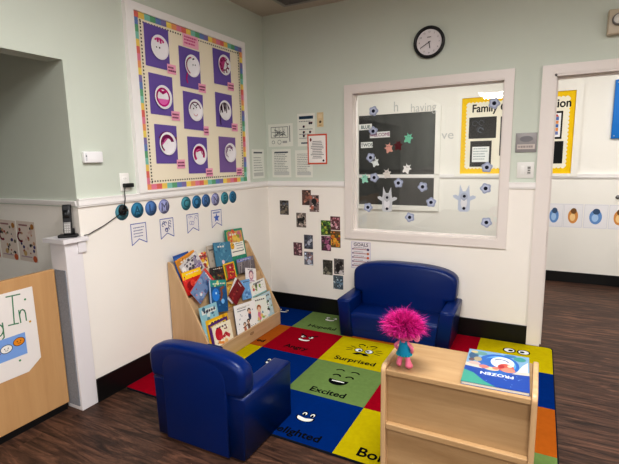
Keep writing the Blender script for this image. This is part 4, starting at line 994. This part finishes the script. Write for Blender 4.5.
# photographs on the cream wall
def d_photo(cols, base_, n=14, dark=None):
    def f(m, w, h):
        m.rect(-w*.5, -h*.5, w*.5, h*.5, tuple(int(v*.72) for v in base_))
        blobs(m, w, h, cols, n, .008, .026); blobs(m, w, h, cols + [tuple(int(v*.4) for v in base_), tuple(min(255, int(v*1.5)) for v in base_)], 22, .003, .009)
        if dark: 
            for (x, y, rx, ry) in dark: m.disc(w*x, h*y, w*rx, K, h*ry)
    return f
PH = [
 (.184, 1.030, .100, .141, d_photo([(70, 66, 60), (130, 120, 104), (90, 96, 110), (40, 36, 34)], (110, 104, 96)), 'photo print alone at the corner end, of people outdoors'),
 (.434, 1.134, .096, .145, d_photo([(150, 100, 84), (96, 60, 54), (190, 160, 140), (60, 46, 44)], (140, 104, 92)), 'reddish brown photo print, highest of the wall photos'),
 (.517, 1.080, .100, .160, d_photo([(190, 110, 90), (206, 196, 196), (60, 52, 56)], (180, 150, 146), 8, [(0, .12, .28, .18), (0.3, .4, .12, .06)]), 'photo print of a dark-headed animal overlapping the reddish one'),
 (.371, .913, .106, .142, d_photo([(170, 156, 146)], (150, 138, 130), 4, [(-.05, .02, .34, .13), (.25, .12, .14, .14), (-.28, -.12, .08, .16), (.2, -.14, .07, .16)]), 'photo print of a small black animal on grey ground'),
 (.636, .851, .104, .142, d_photo([(120, 160, 60), (70, 110, 50), (190, 190, 80), (50, 60, 40)], (96, 130, 60), 18), 'bright green garden photo print in the crowded cluster'),
 (.734, .900, .098, .128, d_photo([(220, 190, 196), (120, 60, 66), (80, 40, 44), (200, 140, 150)], (150, 96, 104), 12), 'pink and brown portrait photo print at the upper end of the cluster'),
 (.734, .748, .102, .160, d_photo([(206, 120, 40), (226, 170, 60), (90, 90, 50), (140, 60, 50), (120, 130, 70)], (150, 110, 60), 20), 'orange and yellow autumn photo print in the cluster'),
 (.637, .701, .100, .143, d_photo([(150, 80, 120), (190, 130, 160), (90, 50, 70), (60, 70, 50)], (120, 80, 100), 16), 'purple flowers photo print at the bottom of the cluster'),
 (.326, .622, .097, .132, d_photo([(176, 130, 140), (96, 60, 70), (206, 180, 180)], (140, 104, 112), 10), 'mauve photo print, first of the three grouped below'),
 (.446, .702, .096, .139, d_photo([(90, 96, 110), (50, 54, 64), (180, 184, 196)], (104, 106, 120), 14), 'slate grey photo print above the pale blue one'),
 (.445, .538, .097, .132, d_photo([(190, 196, 210), (90, 96, 116), (150, 120, 120)], (150, 156, 176), 12), 'pale blue photo print below the slate grey one'),
 (.649, .466, .101, .146, d_photo([(110, 110, 96), (60, 60, 54), (150, 146, 130)], (90, 88, 78), 14), 'dark olive photo print beside the black and white one'),
 (.767, .486, .101, .150, d_photo([(206, 200, 200), (120, 116, 116)], (120, 116, 114), 6, [(-.1, -.08, .22, .3), (.2, .2, .18, .16)]), 'black and white photo print near the sofa'),
 (.758, .331, .102, .136, d_photo([(110, 140, 160), (60, 80, 96), (190, 206, 214)], (120, 140, 150), 12), 'bluish photo print, lowest of the wall photos near the sofa'),
]
for i, (x, z, w, h, f, lb) in enumerate(PH):
    off = .0001
    sheet('photo_print', lb, 'photo', BACK, (x, off, z), w, h, (200, 196, 190), f, 'photo prints on the cream wall', mat=M_GLOSSY, th=.0006 if i not in (2, 5, 7) else .0030)
def d_goals(m, w, h):
    m.text('GOALS', 0, h*.33, .030, (110, 100, 112), 'c', 1.05, .001)
    for i in range(5):
        y = h*(.22-.15*i); c = [(90, 80, 110), (190, 120, 90), (206, 100, 70), (110, 100, 140), (190, 90, 90)][i]
        m.rect(-w*.40, y-.004, w*.40, y+.003, (170, 120, 120)); m.disc(w*.36, y, .012, c); m.disc(-w*.40, y, .008, (130, 110, 140)); m.lines_of_text(-w*.36, w*.3, [y+.014], .006, (150, 150, 160))
    m.line([(-w*.47, -h*.47), (-w*.47, h*.47), (w*.47, h*.47), (w*.47, -h*.47), (-w*.47, -h*.47)], .004, (190, 184, 206))
sheet('list_poster', 'white list poster with red lines on the wall behind the sofa', 'poster', BACK, (.987, 0.0001, .613), .194, .259, (230, 224, 226), d_goals)

# papers in the nook
def d_colour(seed):
    def f(m, w, h):
        r = random.Random(seed); m.rect(-w*.38, h*.38, w*.1, h*.42, (150, 110, 110)); m.arc(-w*.34, h*.1, .03, 60, 300, .014, (150, 40, 60))
        for q in range(26): m.disc(w*r.uniform(-.4, .4), h*r.uniform(-.38, .34), r.uniform(.005, .013), r.choice([(150, 70, 50), (70, 60, 110), (190, 150, 120), (110, 110, 90), (206, 180, 170), (60, 50, 60)]), n=8)
        m.disc(w*.36, -h*.42, .022, (190, 96, 60)); m.disc(w*.36, h*.38, .018, (170, 120, 60)); m.rect(-w*.4, -h*.40, w*.2, -h*.37, (176, 150, 160)); m.disc(-w*.15, -h*.3, .018, (190, 160, 110))
    return f
for i, (x, lb) in enumerate(((-.548, 'colourful worksheet nearest the newel post on the nook wall'), (-.758, 'colourful worksheet second from the newel post on the nook wall'), (-.968, 'colourful worksheet third from the newel post, cut by the picture edge'))):
    sheet('worksheet', lb, 'paper', BACK, (x, OY+.0001, 1.002), .196, .268, (214, 200, 190), d_colour(i), 'worksheets on the nook wall', tilt=-1)

# ================================================================== BACK WALL FITTINGS
t = thing('wall_clock', 'round wall clock with thick black rim above the window', 'clock', (1.572, 0, 2.394), BACK)
m = MB(); m.lathe([(.001, 0), (.112, 0), (.122, .010), (.122, .030), (.116, .038), (.104, .036), (.098, .022)], (20, 20, 22), 48); m.build('rim', M_PLASTIC, t)
m = MB(); m.lathe([(.100, .020), (.001, .020)], (232, 226, 228), 40); m.M = Matrix.Translation((0, 0, .0205)); m.depth = 0
for i in range(12):
    a = math.radians(90-30*(i+1)); m.text(str(i+1), .078*math.cos(a), .078*math.sin(a)-.006, .012, (90, 84, 88), 'c')
m.rect(-.016, .036, .016, .042, (110, 100, 104)); m.build('dial', M_PAPER, t)
m = MB(); m.M = Matrix.Translation((0, 0, .024))
ma = math.radians(90-6*40); ha = math.radians(90-30*(5+40/60))
m.line([(-.012*math.cos(ma), -.012*math.sin(ma)), (.076*math.cos(ma), .076*math.sin(ma))], .005, (30, 28, 30)); m.line([(0, 0), (.046*math.cos(ha), .046*math.sin(ha))], .006, (30, 28, 30)); m.lathe([(.006, .004), (.001, .005)], (40, 38, 40), 12)
m.build('hands', M_PLASTIC, t)

t = thing('emergency_light', 'beige emergency light box with round lamps above the doorway', 'light', (2.915, 0, 2.357), BACK)
m = MB(); m.rbox((-.156, -.08, 0), (.156, .08, .06), .01, (196, 182, 160), 3); m.build('housing', M_PLASTIC, t)
for k in (-1, 1):
    m = MB(); m.lathe([(.001, .06), (.034, .06), (.038, .072), (.036, .092), (.030, .092)], (120, 116, 112), 24, center=(k*.098, .008, 0)); l = m.build('lamp_head', M_PLASTIC, t)
    m = MB(); m.lathe([(.030, .090), (.02, .095), (.001, .097)], (210, 206, 200), 24, center=(k*.098, .008, 0)); m.build('lens', M_GLOSSY, l)

t = thing('room_sign', 'grey plastic room sign between the window and the doorway', 'sign', (2.308, 0, 1.588), BACK)
m = MB(); m.rbox((-.072, -.072, 0), (.072, .072, .008), .003, (150, 146, 146), 2); m.build('plaque', M_PLASTIC, t)
m = MB(); m.M = Matrix.Translation((0, 0, .0085)); m.disc(0, .027, .045, (134, 132, 136), .022); m.rect(-.06, -.048, .06, -.012, (206, 196, 190)); m.lines_of_text(-.055, .058, [-.030], .016, (160, 150, 148)); m.build('name_strip', M_PAPER, t)
t = thing('light_switch', 'white double switch plate below the grey room sign', 'switch', (2.313, 0, 1.383), BACK)
m = MB(); m.rbox((-.058, -.060, 0), (.058, .060, .006), .0025, (228, 226, 222), 2); m.build('cover_plate', M_PLASTIC, t)
m = MB(); m.rbox((-.034, -.033, .005), (-.008, .033, .009), .002, (234, 232, 228), 2); m.build('rocker', M_PLASTIC, t)
m = MB(); m.rbox((.012, -.033, .005), (.038, .033, .009), .002, (216, 214, 210), 2); m.M = Matrix.Translation((0, 0, .009)); m.rect(.015, .010, .035, .026, (120, 118, 116)); m.rect(.015, -.026, .035, -.012, (140, 138, 136)); m.rect(.017, -.006, .033, .004, (110, 108, 106)); m.build('dimmer', M_PLASTIC, t)

# ================================================================== STICKERS ON THE WINDOW GLASS
GYP = .0592
def sticker(name, label, cat, x, z, draw, group, rot=0):
    m = MB(); m.M = Matrix.Rotation(math.radians(rot), 4, 'Z'); draw(m)
    return tag(m.build(name, M_PAPER, None, (x, GYP, z), BACK), label, cat, group)
def thick(m, pts, col): m.prism(pts, 0, .0004, 'z', col); m.depth = 400
def flower(seed, c=(166, 174, 198)):
    def f(m):
        pts = [((.040+.0045*math.cos(5*a))*math.cos(a), (.040+.0045*math.cos(5*a))*math.sin(a)) for a in [2*PI*i/40 for i in range(40)]]
        thick(m, pts, c); m.flat([(p[0]*.72, p[1]*.72) for p in pts], (194, 200, 220)); m.disc(0, 0, .015, (30, 34, 62)); m.disc(.002, .002, .008, (12, 12, 24))
    return f
FL = [(1.085, 1.902, 'flower sticker on the bright strip at the upper window corner'), (1.083, 1.729, 'flower sticker overlapping the WELCOME strip'), (1.060, 1.500, 'flower sticker just below the TWOS strip'),
 (1.094, 1.323, 'flower sticker beside the mint paper creature'), (1.316, 1.276, 'flower sticker on the dark glass above the larger paper figure'), (1.528, 1.245, 'flower sticker near the lower corner of the dark far window'),
 (1.036, 1.054, 'flower sticker low on the glass beside the larger paper figure'), (1.602, 1.114, 'flower sticker on the white edge of the far window'), (1.421, .978, 'flower sticker lowest on the glass, above the sofa'),
 (2.067, 1.897, 'flower sticker over the yellow board heading'), (2.034, 1.405, 'flower sticker over the bottom edge of the yellow board'), (2.032, 1.238, 'flower sticker upper of two beside the smaller paper figure'), (2.049, .963, 'flower sticker at the lower end corner of the window glass')]
for i, (x, z, lb) in enumerate(FL): sticker('flower_sticker', 'white and blue ' + lb, 'sticker', x, z, flower(i), 'flower stickers on the window', i*23)
def critter(c):
    def f(m):
        pts = [(-.014, .024), (-.024, .044), (-.008, .032), (.008, .032), (.022, .046), (.018, .022), (.026, .014), (.036, .016), (.038, .006), (.026, .0), (.025, -.022), (.030, -.036), (.016, -.040), (.004, -.032), (-.006, -.032), (-.020, -.042), (-.030, -.034), (-.026, -.018), (-.026, .0), (-.038, .006), (-.036, .015), (-.024, .014)]
        thick(m, pts, c); m.disc(-.006, .014, .003, (70, 60, 70)); m.disc(.007, .014, .003, (70, 60, 70))
    return f
CR = [(1.226, 1.579, (226, 170, 156), 15, 'salmon pink'), (1.309, 1.598, (96, 34, 40), 0, 'dark red'), (1.397, 1.657, (130, 206, 176), -15, 'sea green'), (1.100, 1.460, (226, 232, 230), 20, 'white, tucked under a flower sticker,'), (1.212, 1.357, (222, 216, 210), 10, 'off-white, above the taller figure,'), (1.388, 1.399, (240, 240, 238), -20, 'bright white'), (1.002, 1.314, (160, 216, 196), 10, 'pale mint')]
for x, z, c, r_, nm in CR: sticker('paper_creature', f'{nm} cut-out paper creature stuck on the window glass', 'cutout', x, z, critter(c), 'small paper creatures on the window', r_)
def figure(c, hdark):
    def f(m):
        pts = [(-.040, .045), (-.036, .118), (-.012, .062), (.012, .062), (.036, .116), (.042, .045), (.046, .020), (.068, .030), (.092, .020), (.086, .004), (.048, -.014), (.046, -.090), (.030, -.106), (-.030, -.106), (-.046, -.090), (-.046, -.014), (-.084, .010), (-.090, .026), (-.066, .034), (-.046, .022)]
        thick(m, pts, c); m.disc(0, -.03, .026, (226, 226, 230), .05)
        m.arc(0, .0, .012, 200, 340, .003, (120, 120, 140)); m.disc(0, .02, .03, tuple(v-14 for v in c)); m.disc(.002, .022, .012, (36, 36, 52)); m.disc(.002, -.078, .012, (36, 36, 52))
    return f
sticker('paper_figure', 'larger white paper figure with ears and raised arms over the dark glass', 'cutout', 1.214, 1.125, figure((206, 208, 212), 1), 'eared paper figures on the window')
sticker('paper_figure', 'smaller pale blue paper figure with ears on the cream part of the window', 'cutout', 1.869, 1.150, figure((196, 204, 220), 1), 'eared paper figures on the window')
def strip(txt, w, h, c):
    def f(m): m.box((-w/2, -h/2, 0), (w/2, h/2, .0004), (236, 240, 236)); m.depth = 40; m.text(txt, 0, -h*.26, h*.54, c, 'c', .95, .0008)
    return f
sticker('paper_strip', 'white word strip reading BLUE at the edge of the dark glass', 'sign', 1.010, 1.769, strip('BLUE', .122, .052, (90, 120, 116)), 'word strips on the window', 1)
sticker('paper_strip', 'white word strip reading WELCOME', 'sign', 1.143, 1.697, strip('WELCOME', .184, .052, (160, 110, 140)), 'word strips on the window', 1)
sticker('paper_strip', 'white word strip reading TWOS, lowest of the strips', 'sign', 1.022, 1.612, strip('TWOS', .112, .052, (110, 120, 124)), 'word strips on the window', 1)
LGY = (198, 200, 196)
for txt, x, z, h_, sx, lb in (('h', 1.262, 1.885, .085, .8, 'single faint pale letter h near the top of the window glass'), ('having', 1.41, 1.872, .070, .86, 'faint pale word over the corner of the dark far window'), ('ve', 1.672, 1.640, .070, 1.1, 'faint pale letters beside the yellow board edge')):
    m = MB(); m.text(txt, 0, 0, h_, LGY, 'l', sx, 0)
    tag(m.build('glass_lettering', M_PAPER, None, (x, GYP+.0003, z), BACK), lb, 'lettering', 'pale lettering on the window glass', kind='thing')
# ================================================================== FAR ROOM
t = thing('family_board', 'yellow bordered family board in a white frame on the far room wall', 'bulletin board', ((1.442+2.786)/2, FY, (1.243+2.255)/2), BACK)
w, h = (2.786-1.442)/2, (2.255-1.243)/2
m = MB(); fw = .066
for pts in ([(-w, -h), (-w+fw, -h+.035), (-w+fw, h-.06), (-w, h)], [(w-fw, -h+.035), (w, -h), (w, h), (w-fw, h-.06)], [(-w, h), (-w+fw, h-.06), (w-fw, h-.06), (w, h)], [(-w, -h), (w, -h), (w-fw, -h+.035), (-w+fw, -h+.035)]): m.prism(pts, 0, .025, 'z', FARW)
m.build('frame', M_TRIM, t)
m = MB(); m.box((-w+fw-.004, -h+.03, 0), (w-fw+.004, h-.055, .008), (240, 200, 16)); m.build('yellow_backing', M_PAPER, t)
m = MB(); m.M = Matrix.Translation((0, 0, .009)); x0, x1, y0, y1 = -w+fw+.062, w-fw-.062, -h+.035+.07, h-.06-.066
sc = []
def scal(ax, ay, bx, by, n, nxx, nyy):
    for i in range(n*3): 
        tt = i/(n*3); k = abs(math.sin(PI*tt*n))*.014; sc.append((ax+(bx-ax)*tt+nxx*k, ay+(by-ay)*tt+nyy*k))
scal(x0, y0, x1, y0, 26, 0, -1); scal(x1, y0, x1, y1, 18, 1, 0); scal(x1, y1, x0, y1, 26, 0, 1); scal(x0, y1, x0, y0, 18, -1, 0)
m.flat(sc, (240, 234, 216)); m.text('Family Communication', -.489, .272, .092, (18, 18, 18), 'l', 1.042/(9.174*.092/.7), .003); m.build('cream_panel', M_PAPER, t)
cxx, czz = (1.442+2.786)/2, (1.243+2.255)/2
def onb(lb, x0, x1, z0, z1, draw, col=(24, 24, 26), name='board_card'):
    sheet(name, lb, 'card', BACK, ((x0+x1)/2, FY-.0105, (z0+z1)/2), x1-x0, z1-z0, col, draw, 'cards on the family board')
def d_chalk(m, w, h): 
    for q in range(5): m.arc(random.uniform(-w*.3, w*.1), random.uniform(-h*.3, h*.3), .03, 0, 300, .005, (90, 100, 110))
def d_white(m, w, h): m.rect(-w*.40, h*-.32, w*.40, h*.28, (236, 238, 236)); m.lines_of_text(-w*.34, w*.34, [h*.2, h*.1, 0, -h*.1, -h*.2], .010, (150, 160, 166))
def d_none(m, w, h): m.line([(-w*.46, -h*.47), (w*.46, -h*.47), (w*.46, h*.47), (-w*.46, h*.47), (-w*.46, -h*.47)], .006, (44, 44, 46))
def d_bands(m, w, h):
    m.rect(-w*.44, -h*.43, w*.44, h*.43, (238, 236, 236)); m.flat([(w*.2, h*.3), (w*.36, h*.3), (w*.28, h*.4)], (190, 60, 60))
    for i, c in enumerate([(90, 120, 180), (226, 150, 90), (90, 120, 180), (226, 150, 90), (120, 130, 180)]): m.rect(-w*.36, h*(.24-.13*i)-.02, w*.36, h*(.24-.13*i)+.016, c)
onb('black card with chalk drawing under the word Family', 1.598, 1.911, 1.706, 1.960, d_chalk)
onb('black card holding a white note, low on the family board', 1.621, 1.867, 1.363, 1.675, d_white)
onb('tall black card beside the chalk drawing card, half behind the window edge', 1.956, 2.27, 1.492, 1.954, d_none)
onb('black framed sheet with orange and blue bands on the family board', 2.33, 2.604, 1.669, 1.978, d_bands)
onb('plain black card below the banded sheet on the family board', 2.33, 2.627, 1.391, 1.643, d_none)

t = thing('wall_panel', 'bright blue padded panel high on the far room wall', 'panel', (3.38, FY, 1.960), BACK)
m = MB(); m.rbox((-.305, -.308, 0), (.305, .308, .03), .006, (28, 124, 206), 2); m.build('panel_board', M_PLASTIC, t)
m = MB()
for (x, y) in ((-.28, -.28), (.28, -.28), (-.28, .28), (.28, .28)): m.lathe([(.008, .030), (.006, .033), (.001, .034)], (190, 196, 200), 12, center=(x, y, 0))
m.build('screw_heads', M_METAL, t)
def d_patch(c, c2):
    def f(m, w, h):
        m.disc(0, -h*.02, w*.26, c, h*.30); m.disc(-w*.02, -h*.06, w*.14, c2, h*.16); m.disc(w*.02, h*.2, w*.15, tuple(int(v*.6) for v in c), h*.12)
        m.line([(-w*.47, -h*.47), (w*.47, -h*.47), (w*.47, h*.47), (-w*.47, h*.47), (-w*.47, -h*.47)], .003, (206, 206, 212))
    return f
BL, OR = (110, 150, 204), (214, 150, 84)
for i, (x, c, c2, lb) in enumerate(((2.585, BL, (170, 200, 232), 'white sheet with a blue patch nearest the door jamb in the far room'), (2.7765, OR, (240, 206, 150), 'white sheet with an orange patch between two blue-patched sheets in the far room'), (2.998, BL, (170, 200, 232), 'white sheet with a blue patch, third from the door jamb in the far room'), (3.22, OR, (240, 206, 150), 'white sheet with an orange patch cut by the picture edge in the far room'))):
    sheet('picture_sheet', lb, 'paper', BACK, (x, FY+.0001, .791), (.186, .194, .235, .2)[i], .278, (232, 230, 232), d_patch(c, c2), 'picture sheets in a row on the far wall')
t = thing('wall_hook', 'small grey wall hook on the far room wall above the picture sheets', 'hook', (3.19, FY, 1.016), BACK)
m = MB(); m.lathe([(.001, 0), (.022, 0), (.022, .006), (.001, .007)], (130, 128, 128), 20); m.build('hook_base', M_METAL, t)
m = MB(); m.tube([(0, 0, .005), (0, -.004, .022), (0, -.016, .030), (0, -.010, .040), (0, .004, .042)], .006, (110, 108, 108), 8); m.build('hook_arm', M_METAL, t)

# ================================================================== CAMERA, WORLD
cam = bpy.data.cameras.new('camera'); co = bpy.data.objects.new('camera', cam); COL.objects.link(co)
CXc, CYc, CZc, yaw, pit, rol, f = 2.4193, -3.7724, 1.5, 0.4792, -0.1630, -0.0201, 444.61
F = Vector((-math.sin(yaw)*math.cos(pit), math.cos(yaw)*math.cos(pit), math.sin(pit))); r = Vector((math.cos(yaw), math.sin(yaw), 0)); u = r.cross(F)
r2 = r*math.cos(rol) + u*math.sin(rol); u2 = -r*math.sin(rol) + u*math.cos(rol)
co.matrix_world = Matrix(((r2.x, u2.x, -F.x, CXc), (r2.y, u2.y, -F.y, CYc), (r2.z, u2.z, -F.z, CZc), (0, 0, 0, 1)))
cam.sensor_width = 36; cam.lens = f*36/619; cam.clip_start = 0.05; cam.clip_end = 60
scene.camera = co
wd = bpy.data.worlds.new('world'); scene.world = wd; wd.use_nodes = True
wd.node_tree.nodes['Background'].inputs['Color'].default_value = (0.8, 0.85, 0.9, 1); wd.node_tree.nodes['Background'].inputs['Strength'].default_value = 0.05
scene.view_settings.view_transform = 'Standard'; scene.view_settings.look = 'None'; scene.view_settings.exposure = 0.07; scene.view_settings.gamma = 0.86
